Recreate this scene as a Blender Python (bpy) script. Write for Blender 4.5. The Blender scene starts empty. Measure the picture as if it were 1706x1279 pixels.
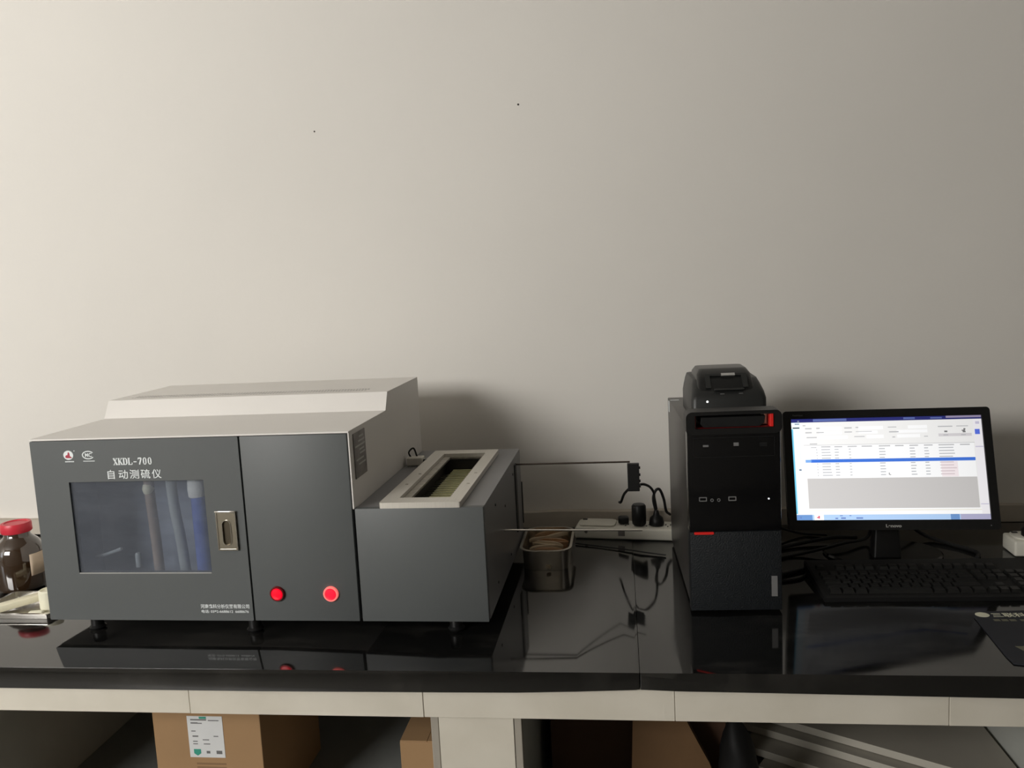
import bpy, bmesh, math, random
from mathutils import Vector, Matrix
random.seed(7)
SC = bpy.context.scene
COL = SC.collection
PI = math.pi
CT = 0.80                      # height of the worktop's surface; the camera's foot is the origin

# ------------------------------------------------------------------ camera
yaw, pitch, roll, FPX = 0.1296, 0.122, -0.0508, 1406.8
cy, sy = math.cos(yaw), math.sin(yaw)
fw = Vector((-sy*math.cos(pitch), cy*math.cos(pitch), -math.sin(pitch)))
r0 = Vector((cy, sy, 0)); u0 = r0.cross(fw)
c_, s_ = math.cos(roll), math.sin(roll)
rt = c_*r0 + s_*u0; up = -s_*r0 + c_*u0
cam = bpy.data.cameras.new('camera'); cam_o = bpy.data.objects.new('camera', cam); COL.objects.link(cam_o)
M = Matrix.Identity(4)
for i in range(3):
    M[i][0] = rt[i]; M[i][1] = up[i]; M[i][2] = -fw[i]
M[0][3], M[1][3], M[2][3] = 0, 0, CT+0.625
cam_o.matrix_world = M
cam.sensor_fit = 'HORIZONTAL'; cam.sensor_width = 36.0; cam.lens = 36.0*FPX/1706
cam.clip_start = 0.02
SC.camera = cam_o

# ------------------------------------------------------------------ light, world, exposure
world = bpy.data.worlds.new('overcast_sky'); SC.world = world; world.use_nodes = True
bg = world.node_tree.nodes['Background']; bg.inputs[0].default_value = (0.80, 0.88, 1.0, 1); bg.inputs[1].default_value = 1.0
SC.view_settings.view_transform = 'Standard'; SC.view_settings.look = 'None'
SC.view_settings.exposure = 0.0; SC.view_settings.gamma = 1.0; SC.view_settings.use_curve_mapping = False
ROOM = (-3.9, 4.2, -1.75, 2.09, 0.0, 3.2)            # x0 x1 y0 y1 z0 z1
WIN = (-1.3, -0.3, 1.0, 2.1)                            # small window in the left wall: y0 y1 z0 z1
RW = (-3.65, -1.75, 1.72, 2.80)                         # window in the wall behind the camera: x0 x1 z0 z1
def area(name, loc, rot, sx, sz, energy, col):
    l = bpy.data.lights.new(name, 'AREA'); l.shape = 'RECTANGLE'; l.size = sx; l.size_y = sz; l.energy = energy; l.color = col
    o = bpy.data.objects.new(name, l); COL.objects.link(o); o.location = loc; o.rotation_euler = rot
    return o
# daylight: the window behind the camera on the left, and the small window in the left wall
area('rear_window_daylight', ((RW[0]+RW[1])/2, ROOM[2]-0.13, (RW[2]+RW[3])/2), (PI/2, 0, 0), RW[1]-RW[0], RW[3]-RW[2], 152, (1.0, 0.97, 0.925))
area('left_window_daylight', (ROOM[0]-0.13, (WIN[0]+WIN[1])/2, (WIN[2]+WIN[3])/2), (0, -PI/2, 0), WIN[3]-WIN[2], WIN[1]-WIN[0], 6, (1.0, 0.99, 0.96))

# ------------------------------------------------------------------ materials
def mat(name, col, rough=0.5, metal=0.0, var=0.0, vscale=12.0, bump=0.0, bscale=200.0, ior=1.5, emit=None, estr=0.0,
        trans=0.0, alpha=1.0, col2=None, spec=0.5, aniso=None, coat=0.0):
    m = bpy.data.materials.new(name); m.use_nodes = True
    nt = m.node_tree; b = nt.nodes['Principled BSDF']
    b.inputs['Base Color'].default_value = (*col, 1); b.inputs['Roughness'].default_value = rough
    b.inputs['Metallic'].default_value = metal; b.inputs['IOR'].default_value = ior
    b.inputs['Transmission Weight'].default_value = trans; b.inputs['Alpha'].default_value = alpha
    b.inputs['Specular IOR Level'].default_value = spec; b.inputs['Coat Weight'].default_value = coat
    tc = nt.nodes.new('ShaderNodeTexCoord')
    if var > 0 or col2:
        n = nt.nodes.new('ShaderNodeTexNoise'); n.inputs['Scale'].default_value = vscale; n.inputs['Detail'].default_value = 5
        mp = nt.nodes.new('ShaderNodeMapping'); nt.links.new(tc.outputs['Object'], mp.inputs[0]); nt.links.new(mp.outputs[0], n.inputs['Vector'])
        if aniso: mp.inputs['Scale'].default_value = aniso
        r = nt.nodes.new('ShaderNodeValToRGB')
        c2 = col2 or tuple(max(0, c*(1-var)) for c in col); c1 = col if col2 else tuple(min(1, c*(1+var)) for c in col)
        r.color_ramp.elements[0].position = 0.3; r.color_ramp.elements[1].position = 0.7
        r.color_ramp.elements[0].color = (*c2, 1); r.color_ramp.elements[1].color = (*c1, 1)
        nt.links.new(n.outputs['Fac'], r.inputs[0]); nt.links.new(r.outputs[0], b.inputs['Base Color'])
    if bump > 0:
        n2 = nt.nodes.new('ShaderNodeTexNoise'); n2.inputs['Scale'].default_value = bscale; n2.inputs['Detail'].default_value = 4
        nt.links.new(tc.outputs['Object'], n2.inputs['Vector'])
        bp = nt.nodes.new('ShaderNodeBump'); bp.inputs['Strength'].default_value = bump; bp.inputs['Distance'].default_value = 0.002
        nt.links.new(n2.outputs['Fac'], bp.inputs['Height']); nt.links.new(bp.outputs[0], b.inputs['Normal'])
    if emit:
        b.inputs['Emission Color'].default_value = (*emit, 1); b.inputs['Emission Strength'].default_value = estr
    return m
def srgb(r, g, b):
    f = lambda v: (v/255/12.92) if v/255 <= 0.04045 else ((v/255+0.055)/1.055)**2.4
    return (f(r), f(g), f(b))
MT = {}
MT['wall'] = mat('painted_plaster', (0.72, 0.695, 0.650), 0.75, var=0.02, vscale=1.6, bump=0.10, bscale=90)
MT['ledge'] = mat('painted_ledge', (0.50, 0.45, 0.38), 0.6, var=0.06, vscale=9, bump=0.2, bscale=120)
MT['wall2'] = mat('far_wall_paint', (0.64, 0.62, 0.58), 0.8, var=0.03, vscale=2)
MT['floor'] = mat('floor_tile', (0.20, 0.19, 0.17), 0.35, var=0.05, vscale=5)
MT['ceil'] = mat('ceiling_paint', (0.40, 0.385, 0.36), 0.9, var=0.02, vscale=2)
MT['apron'] = mat('glazed_white_tile', (0.73, 0.69, 0.60), 0.30, col2=(0.64, 0.60, 0.51), vscale=7, bump=0.05, bscale=60)
MT['plinth'] = mat('grey_painted_partition', (0.50, 0.51, 0.47), 0.6, var=0.08, vscale=5, bump=0.1)
MT['shelf'] = mat('grey_shelf', (0.22, 0.23, 0.22), 0.5, var=0.10, vscale=6)
MT['panel'] = mat('dark_grey_powder_coat', (0.095, 0.103, 0.104), 0.50, var=0.03, vscale=4, bump=0.06, bscale=700)
MT['body'] = mat('light_grey_powder_coat', (0.76, 0.735, 0.70), 0.45, var=0.02, vscale=4, bump=0.08, bscale=600)
MT['lowtop'] = mat('mid_grey_powder_coat', (0.17, 0.17, 0.175), 0.38, var=0.04, vscale=5, bump=0.06, bscale=600)
MT['plate'] = mat('brushed_aluminium_plate', (0.66, 0.63, 0.57), 0.42, 0.25, var=0.04, vscale=20, aniso=(20, 1, 1))
MT['plate2'] = mat('worn_aluminium_ledge', (0.36, 0.33, 0.28), 0.5, 0.3, var=0.22, vscale=90)
MT['slat'] = mat('brassy_slat', (0.42, 0.40, 0.19), 0.35, 0.45, var=0.18, vscale=60)
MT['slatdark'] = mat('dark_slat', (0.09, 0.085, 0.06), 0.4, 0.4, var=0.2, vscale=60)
MT['cavity'] = mat('dark_cavity', (0.045, 0.038, 0.028), 0.6)
MT['liner'] = mat('blue_grey_liner', (0.20, 0.225, 0.28), 0.35, col2=(0.34, 0.37, 0.43), vscale=9, bump=0.1, bscale=40, aniso=(1, 1, 3))
MT['black'] = mat('black_plastic', (0.007, 0.007, 0.007), 0.42, spec=0.35, bump=0.05, bscale=800)
MT['blackm'] = mat('matte_black_plastic', (0.006, 0.006, 0.006), 0.62, spec=0.3, bump=0.15, bscale=900)
MT['gloss'] = mat('glossy_black_plastic', (0.004, 0.004, 0.0045), 0.15, spec=0.35)
MT['cable'] = mat('black_cable_rubber', (0.006, 0.006, 0.006), 0.55, spec=0.3)
MT['chrome'] = mat('chrome', (0.75, 0.72, 0.66), 0.16, 1.0)
MT['nickel'] = mat('nickel_plate', (0.46, 0.42, 0.34), 0.30, 1.0, bump=0.05, bscale=150)
MT['steel'] = mat('stainless_steel', (0.62, 0.60, 0.56), 0.22, 1.0, bump=0.04, bscale=60)
MT['oldsteel'] = mat('dull_stainless_steel', (0.66, 0.61, 0.53), 0.26, 0.95, var=0.12, vscale=18)
MT['white'] = mat('white_print', (0.80, 0.84, 0.85), 0.5)
MT['redprint'] = mat('red_print', srgb(170, 50, 70), 0.5)
MT['redcap'] = mat('red_plastic_cap', srgb(205, 45, 62), 0.38, bump=0.05)
MT['redtrim'] = mat('red_plastic_trim', srgb(225, 40, 35), 0.35)
MT['redled1'] = mat('red_lamp_lens', (0.6, 0.0, 0.01), 0.3, emit=(1.0, 0.0, 0.02), estr=0.85)
MT['redled2'] = mat('red_lamp_bright_lens', (0.8, 0.0, 0.02), 0.3, emit=(1.0, 0.012, 0.035), estr=1.0)
MT['redring'] = mat('red_lamp_dark_ring', (0.16, 0.004, 0.005), 0.35)
MT['redring2'] = mat('red_lamp_lit_ring', (0.8, 0.15, 0.14), 0.3, emit=(1.0, 0.20, 0.17), estr=0.75)
MT['tube_brown'] = mat('brownish_glass_tube', (0.38, 0.30, 0.25), 0.18, var=0.22, vscale=24)
MT['tube_grey'] = mat('milky_glass_tube', (0.42, 0.45, 0.45), 0.18, var=0.12, vscale=22)
MT['silica'] = mat('blue_silica_gel', (0.085, 0.135, 0.42), 0.25, col2=(0.14, 0.21, 0.55), vscale=40, bump=0.3, bscale=250)
MT['cotton'] = mat('white_cotton_plug', (0.80, 0.79, 0.74), 0.8, bump=0.6, bscale=120)
MT['foil'] = mat('metal_nameplate', (0.20, 0.185, 0.175), 0.38, 0.4, var=0.35, vscale=30)
MT['recess'] = mat('shaded_nickel', (0.13, 0.11, 0.08), 0.35, 0.8)  # nickel darkened to paint the shade inside the pull handle
MT['darkrod'] = mat('dark_brown_rod', (0.05, 0.035, 0.025), 0.4, 0.5)
MT['nplight'] = mat('nameplate_print', (0.42, 0.42, 0.40), 0.4, 0.3)
MT['ceramic'] = mat('cream_ceramic', (0.78, 0.74, 0.56), 0.45, var=0.08, vscale=25)
MT['ceramic2'] = mat('white_ceramic', (0.84, 0.82, 0.66), 0.35, var=0.06, vscale=20)
MT['boat'] = mat('stained_porcelain', (0.62, 0.47, 0.30), 0.40, col2=(0.76, 0.66, 0.50), vscale=22)
MT['boat2'] = mat('rusty_porcelain', (0.42, 0.21, 0.10), 0.45, col2=(0.62, 0.42, 0.25), vscale=26)
MT['paper'] = mat('paper_label', (0.60, 0.48, 0.36), 0.7, var=0.08, vscale=20)
MT['wpaper'] = mat('white_paper_label', (0.72, 0.73, 0.73), 0.6, var=0.03, vscale=20)
MT['grprint'] = mat('grey_print', (0.16, 0.16, 0.16), 0.6)
MT['greenprint'] = mat('green_print', (0.04, 0.33, 0.24), 0.6)
MT['carton'] = mat('brown_cardboard', (0.37, 0.225, 0.110), 0.8, var=0.05, vscale=6, bump=0.12, bscale=90)
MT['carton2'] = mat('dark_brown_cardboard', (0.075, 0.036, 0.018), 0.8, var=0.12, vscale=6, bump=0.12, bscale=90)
MT['kraft'] = mat('kraft_paper', (0.15, 0.080, 0.032), 0.75, var=0.12, vscale=8, bump=0.3, bscale=18)
MT['cartonprint'] = mat('carton_print', (0.25, 0.15, 0.075), 0.8)
MT['bag'] = mat('black_bag_film', (0.005, 0.005, 0.005), 0.6, spec=0.25, bump=0.5, bscale=14)
MT['board'] = mat('pale_board', (0.36, 0.335, 0.285), 0.6, var=0.05, vscale=8)
MT['boardedge'] = mat('pale_board_edge', (0.50, 0.475, 0.41), 0.7)
MT['strip'] = mat('ivory_power_strip_plastic', (0.68, 0.66, 0.58), 0.42, var=0.02, vscale=15)
MT['hole'] = mat('socket_hole', (0.02, 0.02, 0.02), 0.6)
MT['case'] = mat('grey_computer_case_steel', (0.050, 0.046, 0.043), 0.36, 0.3, var=0.08, vscale=8, bump=0.1, bscale=500)
MT['bezelmesh'] = mat('textured_dark_bezel', (0.0085, 0.0105, 0.0125), 0.5, spec=0.3, bump=0.9, bscale=420)
MT['printer'] = mat('printer_plastic', (0.016, 0.017, 0.0165), 0.42, bump=0.08, bscale=900)
MT['printer2'] = mat('printer_dark_plastic', (0.009, 0.0095, 0.0095), 0.30)
MT['silver'] = mat('silver_badge', (0.62, 0.62, 0.60), 0.35, 0.6)
MT['dimsilver'] = mat('dim_silver_print', (0.22, 0.22, 0.22), 0.4, 0.3)
MT['key'] = mat('black_keycap', (0.010, 0.010, 0.0095), 0.45, spec=0.35, bump=0.1, bscale=600)
MT['keyprint'] = mat('keycap_print', (0.30, 0.30, 0.28), 0.5)
MT['pad'] = mat('navy_mouse_pad_cloth', (0.012, 0.014, 0.020), 0.75, bump=0.3, bscale=900)
MT['padprint'] = mat('cream_print', (0.72, 0.72, 0.56), 0.6)
MT['dimprint'] = mat('olive_print', (0.13, 0.13, 0.085), 0.7)
MT['mortar'] = mat('grey_mortar', (0.36, 0.33, 0.28), 0.85, bump=0.3, bscale=90)
MT['grout'] = mat('pale_grout', (0.50, 0.47, 0.42), 0.85)
MT['speck'] = mat('dark_speck', (0.06, 0.05, 0.045), 0.8)
MT['winframe'] = mat('white_window_frame', (0.75, 0.75, 0.74), 0.4)

def glass(name, col, rough, fac, base):      # thin tinted pane: mostly clear, the rest a painted haze of reflected light
    m = bpy.data.materials.new(name); m.use_nodes = True; nt = m.node_tree; nt.nodes.clear()
    out = nt.nodes.new('ShaderNodeOutputMaterial'); tr = nt.nodes.new('ShaderNodeBsdfTransparent'); tr.inputs[0].default_value = (*col, 1)
    pr = nt.nodes.new('ShaderNodeBsdfPrincipled'); pr.inputs['Base Color'].default_value = (*base, 1); pr.inputs['Roughness'].default_value = rough
    mx = nt.nodes.new('ShaderNodeMixShader')
    n = nt.nodes.new('ShaderNodeTexNoise'); n.inputs['Scale'].default_value = 9; n.inputs['Detail'].default_value = 6
    tc = nt.nodes.new('ShaderNodeTexCoord'); mp = nt.nodes.new('ShaderNodeMapping'); mp.inputs['Scale'].default_value = (1, 1, 2.6)
    nt.links.new(tc.outputs['Object'], mp.inputs[0]); nt.links.new(mp.outputs[0], n.inputs['Vector'])
    mr = nt.nodes.new('ShaderNodeMapRange'); mr.inputs[1].default_value = 0.3; mr.inputs[2].default_value = 0.7
    mr.inputs[3].default_value = fac*0.8; mr.inputs[4].default_value = fac*1.2
    nt.links.new(n.outputs['Fac'], mr.inputs[0]); nt.links.new(mr.outputs[0], mx.inputs[0])
    nt.links.new(tr.outputs[0], mx.inputs[1]); nt.links.new(pr.outputs[0], mx.inputs[2]); nt.links.new(mx.outputs[0], out.inputs[0])
    return m
MT['pane'] = glass('hazy_window_pane', (0.92, 0.94, 0.97), 0.12, 0.22, (0.24, 0.26, 0.30))  # blue-grey reflection haze put into the pane's colour
MT['amber'] = mat('amber_glass', (0.030, 0.014, 0.005), 0.07, ior=1.6, spec=0.8, coat=0.6)

# polished black granite with fine grain and a thin film of dust
m = bpy.data.materials.new('polished_black_granite'); m.use_nodes = True; nt = m.node_tree; b = nt.nodes['Principled BSDF']
tc = nt.nodes.new('ShaderNodeTexCoord')
n1 = nt.nodes.new('ShaderNodeTexNoise'); n1.inputs['Scale'].default_value = 420; n1.inputs['Detail'].default_value = 3
n2 = nt.nodes.new('ShaderNodeTexNoise'); n2.inputs['Scale'].default_value = 3.5; n2.inputs['Detail'].default_value = 7
mp = nt.nodes.new('ShaderNodeMapping'); mp.inputs['Scale'].default_value = (1, 4, 1)
nt.links.new(tc.outputs['Object'], n1.inputs['Vector']); nt.links.new(tc.outputs['Object'], mp.inputs[0]); nt.links.new(mp.outputs[0], n2.inputs['Vector'])
cr = nt.nodes.new('ShaderNodeValToRGB'); cr.color_ramp.elements[0].position = 0.45; cr.color_ramp.elements[1].position = 0.75
cr.color_ramp.elements[0].color = (0.005, 0.005, 0.005, 1); cr.color_ramp.elements[1].color = (0.013, 0.013, 0.012, 1)
nt.links.new(n1.outputs['Fac'], cr.inputs[0])
mr = nt.nodes.new('ShaderNodeMapRange'); mr.inputs[1].default_value = 0.4; mr.inputs[2].default_value = 0.75
mr.inputs[3].default_value = 0.05; mr.inputs[4].default_value = 0.13
nt.links.new(n2.outputs['Fac'], mr.inputs[0]); nt.links.new(mr.outputs[0], b.inputs['Roughness'])
n3 = nt.nodes.new('ShaderNodeTexNoise'); n3.inputs['Scale'].default_value = 7; n3.inputs['Detail'].default_value = 9; n3.inputs['Roughness'].default_value = 0.7
mp3 = nt.nodes.new('ShaderNodeMapping'); mp3.inputs['Scale'].default_value = (1, 3.2, 1); nt.links.new(tc.outputs['Object'], mp3.inputs[0]); nt.links.new(mp3.outputs[0], n3.inputs['Vector'])
mr3 = nt.nodes.new('ShaderNodeMapRange'); mr3.inputs[1].default_value = 0.52; mr3.inputs[2].default_value = 0.80; mr3.inputs[3].default_value = 0.0; mr3.inputs[4].default_value = 0.10
mx3 = nt.nodes.new('ShaderNodeMixRGB'); mx3.inputs[2].default_value = (0.30, 0.28, 0.25, 1)
nt.links.new(n3.outputs['Fac'], mr3.inputs[0]); nt.links.new(mr3.outputs[0], mx3.inputs[0]); nt.links.new(cr.outputs[0], mx3.inputs[1])
nt.links.new(mx3.outputs[0], b.inputs['Base Color']); b.inputs['IOR'].default_value = 1.85
MT['granite'] = m

# screen pixels: like a real panel they send most light straight out, less at a slant
def screen_mat(name, col, s=1.0):
    m = bpy.data.materials.new(name); m.use_nodes = True; nt = m.node_tree; b = nt.nodes['Principled BSDF']
    b.inputs['Base Color'].default_value = (0.01, 0.01, 0.01, 1); b.inputs['Roughness'].default_value = 0.35
    b.inputs['Emission Color'].default_value = (*col, 1)
    lw = nt.nodes.new('ShaderNodeLayerWeight'); lw.inputs[0].default_value = 0.5
    a = nt.nodes.new('ShaderNodeMath'); a.operation = 'SUBTRACT'; a.inputs[0].default_value = 1.0; nt.links.new(lw.outputs['Facing'], a.inputs[1])
    p = nt.nodes.new('ShaderNodeMath'); p.operation = 'POWER'; p.inputs[1].default_value = 7.0; nt.links.new(a.outputs[0], p.inputs[0])
    q = nt.nodes.new('ShaderNodeMath'); q.operation = 'MULTIPLY'; q.inputs[1].default_value = 1.32*s; nt.links.new(p.outputs[0], q.inputs[0])
    nt.links.new(q.outputs[0], b.inputs['Emission Strength'])
    return m

# ------------------------------------------------------------------ mesh helpers
def BM(): return bmesh.new()
def add_box(bm, x0, x1, y0, y1, z0, z1, bev=0.0, seg=2):
    vs = [bm.verts.new((x, y, z)) for x in (x0, x1) for y in (y0, y1) for z in (z0, z1)]
    idx = [(0,1,3,2), (4,6,7,5), (0,4,5,1), (2,3,7,6), (0,2,6,4), (1,5,7,3)]
    fs = [bm.faces.new([vs[i] for i in f]) for f in idx]
    if bev > 0:
        es = {e for f in fs for e in f.edges}
        bmesh.ops.bevel(bm, geom=list(es), offset=bev, segments=seg, profile=0.5, affect='EDGES')
def rrect(a0, a1, b0, b1, r, n=4):
    pts = []
    for (ca, cb, st) in ((a1-r, b1-r, 0), (a0+r, b1-r, 90), (a0+r, b0+r, 180), (a1-r, b0+r, 270)):
        for i in range(n+1):
            t = math.radians(st+90*i/n); pts.append((ca+r*math.cos(t), cb+r*math.sin(t)))
    return pts
AX = {'y': lambda a, b, d: (a, d, b), 'z': lambda a, b, d: (a, b, d), 'x': lambda a, b, d: (d, a, b)}
def add_prism(bm, pts, d0, d1, ax='y', bev=0.0):
    A = [bm.verts.new(AX[ax](a, b, d0)) for a, b in pts]; B = [bm.verts.new(AX[ax](a, b, d1)) for a, b in pts]
    n = len(pts); fs = [bm.faces.new(A), bm.faces.new(B[::-1])]
    for i in range(n): bm.faces.new((A[i], B[i], B[(i+1) % n], A[(i+1) % n]))
    if bev > 0:
        es = {e for f in fs for e in f.edges}
        bmesh.ops.bevel(bm, geom=list(es), offset=bev, segments=2, profile=0.5, affect='EDGES')
def add_ring(bm, outer, inner, d0, d1, ax='y'):
    n = len(outer); f = AX[ax]
    OA = [bm.verts.new(f(a, b, d0)) for a, b in outer]; OB = [bm.verts.new(f(a, b, d1)) for a, b in outer]
    IA = [bm.verts.new(f(a, b, d0)) for a, b in inner]; IB = [bm.verts.new(f(a, b, d1)) for a, b in inner]
    for i in range(n):
        j = (i+1) % n
        bm.faces.new((OA[i], OA[j], IA[j], IA[i])); bm.faces.new((OB[i], IB[i], IB[j], OB[j]))
        bm.faces.new((OA[i], OB[i], OB[j], OA[j])); bm.faces.new((IA[i], IA[j], IB[j], IB[i]))
def add_lathe(bm, prof, c=(0, 0, 0), n=24, cap=True, ax='z'):
    rings = []
    for r, h in prof:
        ring = []
        for i in range(n):
            t = 2*PI*i/n; a, b = r*math.cos(t), r*math.sin(t)
            p = (a, b, h) if ax == 'z' else ((a, h, b) if ax == 'y' else (h, a, b))
            ring.append(bm.verts.new((c[0]+p[0], c[1]+p[1], c[2]+p[2])))
        rings.append(ring)
    for A, B in zip(rings, rings[1:]):
        for i in range(n): bm.faces.new((A[i], A[(i+1) % n], B[(i+1) % n], B[i]))
    if cap: bm.faces.new(rings[0][::-1]); bm.faces.new(rings[-1])
def smooth_path(pts, k=6):
    P = [Vector(p) for p in pts]; out = []
    Q = [2*P[0]-P[1]]+P+[2*P[-1]-P[-2]]
    for i in range(1, len(Q)-2):
        for j in range(k):
            t = j/k; a, b, c, d = Q[i-1], Q[i], Q[i+1], Q[i+2]
            out.append(0.5*((2*b)+(c-a)*t+(2*a-5*b+4*c-d)*t*t+(3*b-a-3*c+d)*t**3))
    out.append(P[-1]); return out
def add_tube(bm, pts, r, n=8, k=6):
    P = smooth_path(pts, k) if k > 1 else [Vector(p) for p in pts]
    t0 = (P[1]-P[0]).normalized(); nrm = t0.orthogonal().normalized(); rings = []
    for i, p in enumerate(P):
        t = (P[min(i+1, len(P)-1)]-P[max(i-1, 0)]).normalized()
        nrm = (nrm-t*nrm.dot(t)).normalized(); bn = t.cross(nrm)
        rr = r if not callable(r) else r(i/(len(P)-1))
        rings.append([bm.verts.new(p+rr*(math.cos(2*PI*j/n)*nrm+math.sin(2*PI*j/n)*bn)) for j in range(n)])
    for A, B in zip(rings, rings[1:]):
        for j in range(n): bm.faces.new((A[j], A[(j+1) % n], B[(j+1) % n], B[j]))
    bm.faces.new(rings[0][::-1]); bm.faces.new(rings[-1])
def add_loft(bm, rings, cap=True):
    R = [[bm.verts.new(p) for p in ring] for ring in rings]; n = len(R[0])
    for A, B in zip(R, R[1:]):
        for i in range(n): bm.faces.new((A[i], A[(i+1) % n], B[(i+1) % n], B[i]))
    if cap: bm.faces.new(R[0][::-1]); bm.faces.new(R[-1])
def add_poly(bm, pts3): bm.faces.new([bm.verts.new(p) for p in pts3])
def obj(name, bm, m, parent=None, smooth=False, label=None, loc=None, fix=True):
    if fix: bmesh.ops.recalc_face_normals(bm, faces=bm.faces[:])
    me = bpy.data.meshes.new(name); bm.to_mesh(me); bm.free()
    me.materials.append(MT[m] if isinstance(m, str) else m)
    if smooth:
        for p in me.polygons: p.use_smooth = True
        me.set_sharp_from_angle(angle=math.radians(smooth if smooth is not True else 40))
    o = bpy.data.objects.new(name, me); COL.objects.link(o)
    if parent: o.parent = parent
    if label: o['label'] = label
    if loc: o.location = loc
    return o
def thing(name, label, cat, loc=(0, 0, 0), rz=0.0, group=None):
    o = bpy.data.objects.new(name, None); COL.objects.link(o); o.empty_display_size = 0.05
    o.location = loc; o.rotation_euler = (0, 0, rz); o['label'] = label; o['category'] = cat
    if group: o['group'] = group
    return o
def tag(o, label, cat, group=None):
    o['label'] = label; o['category'] = cat
    if group: o['group'] = group
    return o
def struct(name, bm, m):
    o = obj(name, bm, m); o['kind'] = 'structure'; return o
def text(name, body, size, loc, m, parent, ax='y', bold=0.0, width=None, depth=0.0003, space=1.0, rz=0.0):
    c = bpy.data.curves.new('lettering', 'FONT'); c.body = body; c.size = size; c.offset = bold*size; c.extrude = depth/2
    c.space_character = space
    t = bpy.data.objects.new('lettering', c); COL.objects.link(t); bpy.context.view_layer.update()
    me = bpy.data.meshes.new_from_object(t.evaluated_get(bpy.context.evaluated_depsgraph_get()))
    bpy.data.objects.remove(t)
    xs = [v.co.x for v in me.vertices]; x0, x1 = min(xs), max(xs); k = (width/(x1-x0)) if width else 1.0
    for v in me.vertices:
        a, b, d = (v.co.x-x0)*k, v.co.y, v.co.z
        v.co = (a, -d, b) if ax == 'y' else ((a*math.cos(rz)-b*math.sin(rz), a*math.sin(rz)+b*math.cos(rz), d) if ax == 'z' else (d, a, b))
    me.materials.clear(); me.materials.append(MT[m] if isinstance(m, str) else m)
    o = bpy.data.objects.new(name, me); COL.objects.link(o); o.parent = parent; o.location = loc
    return o

# ------------------------------------------------------------------ the room
x0, x1, y0, y1, z0, z1 = ROOM; T = 0.12
bm = BM(); add_box(bm, x0-T, x1+T, y1, y1+T, z0, z1); struct('wall_back', bm, 'wall')
bm = BM(); add_box(bm, x0-T, x1+T, y0-T, y1+T, z0-0.1, z0); struct('floor', bm, 'floor')
bm = BM(); add_box(bm, x0-T, x1+T, y0-T, y1+T, z1, z1+0.1); struct('ceiling', bm, 'ceil')
bm = BM(); add_box(bm, x1, x1+T, y0, y1, z0, z1); struct('wall_right', bm, 'wall2')
def rect4(a0, a1, b0, b1): return [(a1, b1), (a0, b1), (a0, b0), (a1, b0)]
bm = BM(); add_ring(bm, rect4(y0, y1, z0, z1), rect4(*WIN), x0-T, x0, 'x'); struct('wall_left', bm, 'wall2')
bm = BM(); add_ring(bm, rect4(x0-T, x1+T, z0, z1), rect4(*RW), y0-T, y0, 'y'); struct('wall_front', bm, 'wall2')
bm = BM()
add_ring(bm, rect4(*WIN), rect4(WIN[0]+.05, WIN[1]-.05, WIN[2]+.05, WIN[3]-.05), x0-0.07, x0-0.02, 'x')
add_box(bm, x0-0.065, x0-0.025, (WIN[0]+WIN[1])/2-.02, (WIN[0]+WIN[1])/2+.02, WIN[2]+.05, WIN[3]-.05)
struct('window_1', bm, 'winframe')
bm = BM()
add_ring(bm, rect4(*RW), rect4(RW[0]+.05, RW[1]-.05, RW[2]+.05, RW[3]-.05), y0-0.07, y0-0.02, 'y')
struct('window_2', bm, 'winframe')
# low ledge where the wall meets the worktop
bm = BM()
pts = []
for i in range(61):
    X = -2.0+4.4*i/60; pts.append((X, CT+0.040+0.0012*math.sin(i*2.3)+0.0010*math.sin(i*5.1)))
add_prism(bm, [(-2.0, CT+0.0005)]+[(2.4, CT+0.0005)]+pts[::-1], 2.068, 2.0895, 'y'); struct('trim_1', bm, 'ledge')
for (X, Z, w) in ((-0.223, CT+1.044, 0.0026), (-0.736, CT+1.017, 0.0022)):
    bm = BM(); add_lathe(bm, [(w, 0), (w*0.5, -0.001)], (X, 2.0895, Z), 8, ax='y')
    o = obj('wall_speck', bm, 'speck'); o.parent = bpy.data.objects['wall_back']

# ------------------------------------------------------------------ counter: masonry base with glazed tiles, granite worktop
CL, CR = -2.0, 2.0
base = thing('counter_base', 'masonry counter base faced with white glazed tiles under the black worktop', 'counter', (0, 0, 0))
YF = 1.29
bm = BM()
# top edge of the tiles follows the slab's underside
joints = [-2.0, -1.575, -1.165, -0.754, -0.343, 0.067, 0.480, 0.89, 1.30, 1.71, 2.0]
def under(X):   # underside of the slab (relative height)
    ks = [(-3, -.039), (-.613, -.0385), (-.3, -.0365), (-.186, -.0355), (-.089, -.0325), (.007, -.0285), (.072, -.030), (.2, -.031), (.582, -.035), (3, -.036)]
    for (a, b_), (c, d) in zip(ks, ks[1:]):
        if a <= X <= c: return b_+(d-b_)*(X-a)/(c-a)
    return -.036
for i, (a, b_) in enumerate(zip(joints, joints[1:])):
    bm = BM(); n = 6; a1, b1 = a+0.0006, b_-0.0006
    top = [(a1+(b1-a1)*k/n, CT+under(a1+(b1-a1)*k/n)-0.0006) for k in range(n+1)]
    add_prism(bm, [(a1, CT-0.0855)]+[(b1, CT-0.0855)]+top[::-1], YF+random.uniform(-.0006, .0006), YF+0.012, 'y', 0.0006)
    obj('apron_tile', bm, 'apron', base)
bm = BM(); add_box(bm, CL, CR, YF+0.0125, 2.089, CT-0.086, CT-0.0395); obj('apron_core', bm, 'mortar', base)
for X in joints[1:-1]:
    bm = BM(); add_box(bm, X-0.00055, X+0.00055, YF+0.0015, YF+0.0120, CT-0.0850, CT+under(X)-0.001); obj('grout_line', bm, 'grout', base)
def partition(xa, xb):
    bm = BM(); add_box(bm, xa, xb, YF+0.024, 2.089, 0.0005, CT-0.0865); return obj('partition', bm, 'plinth', base)
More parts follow.
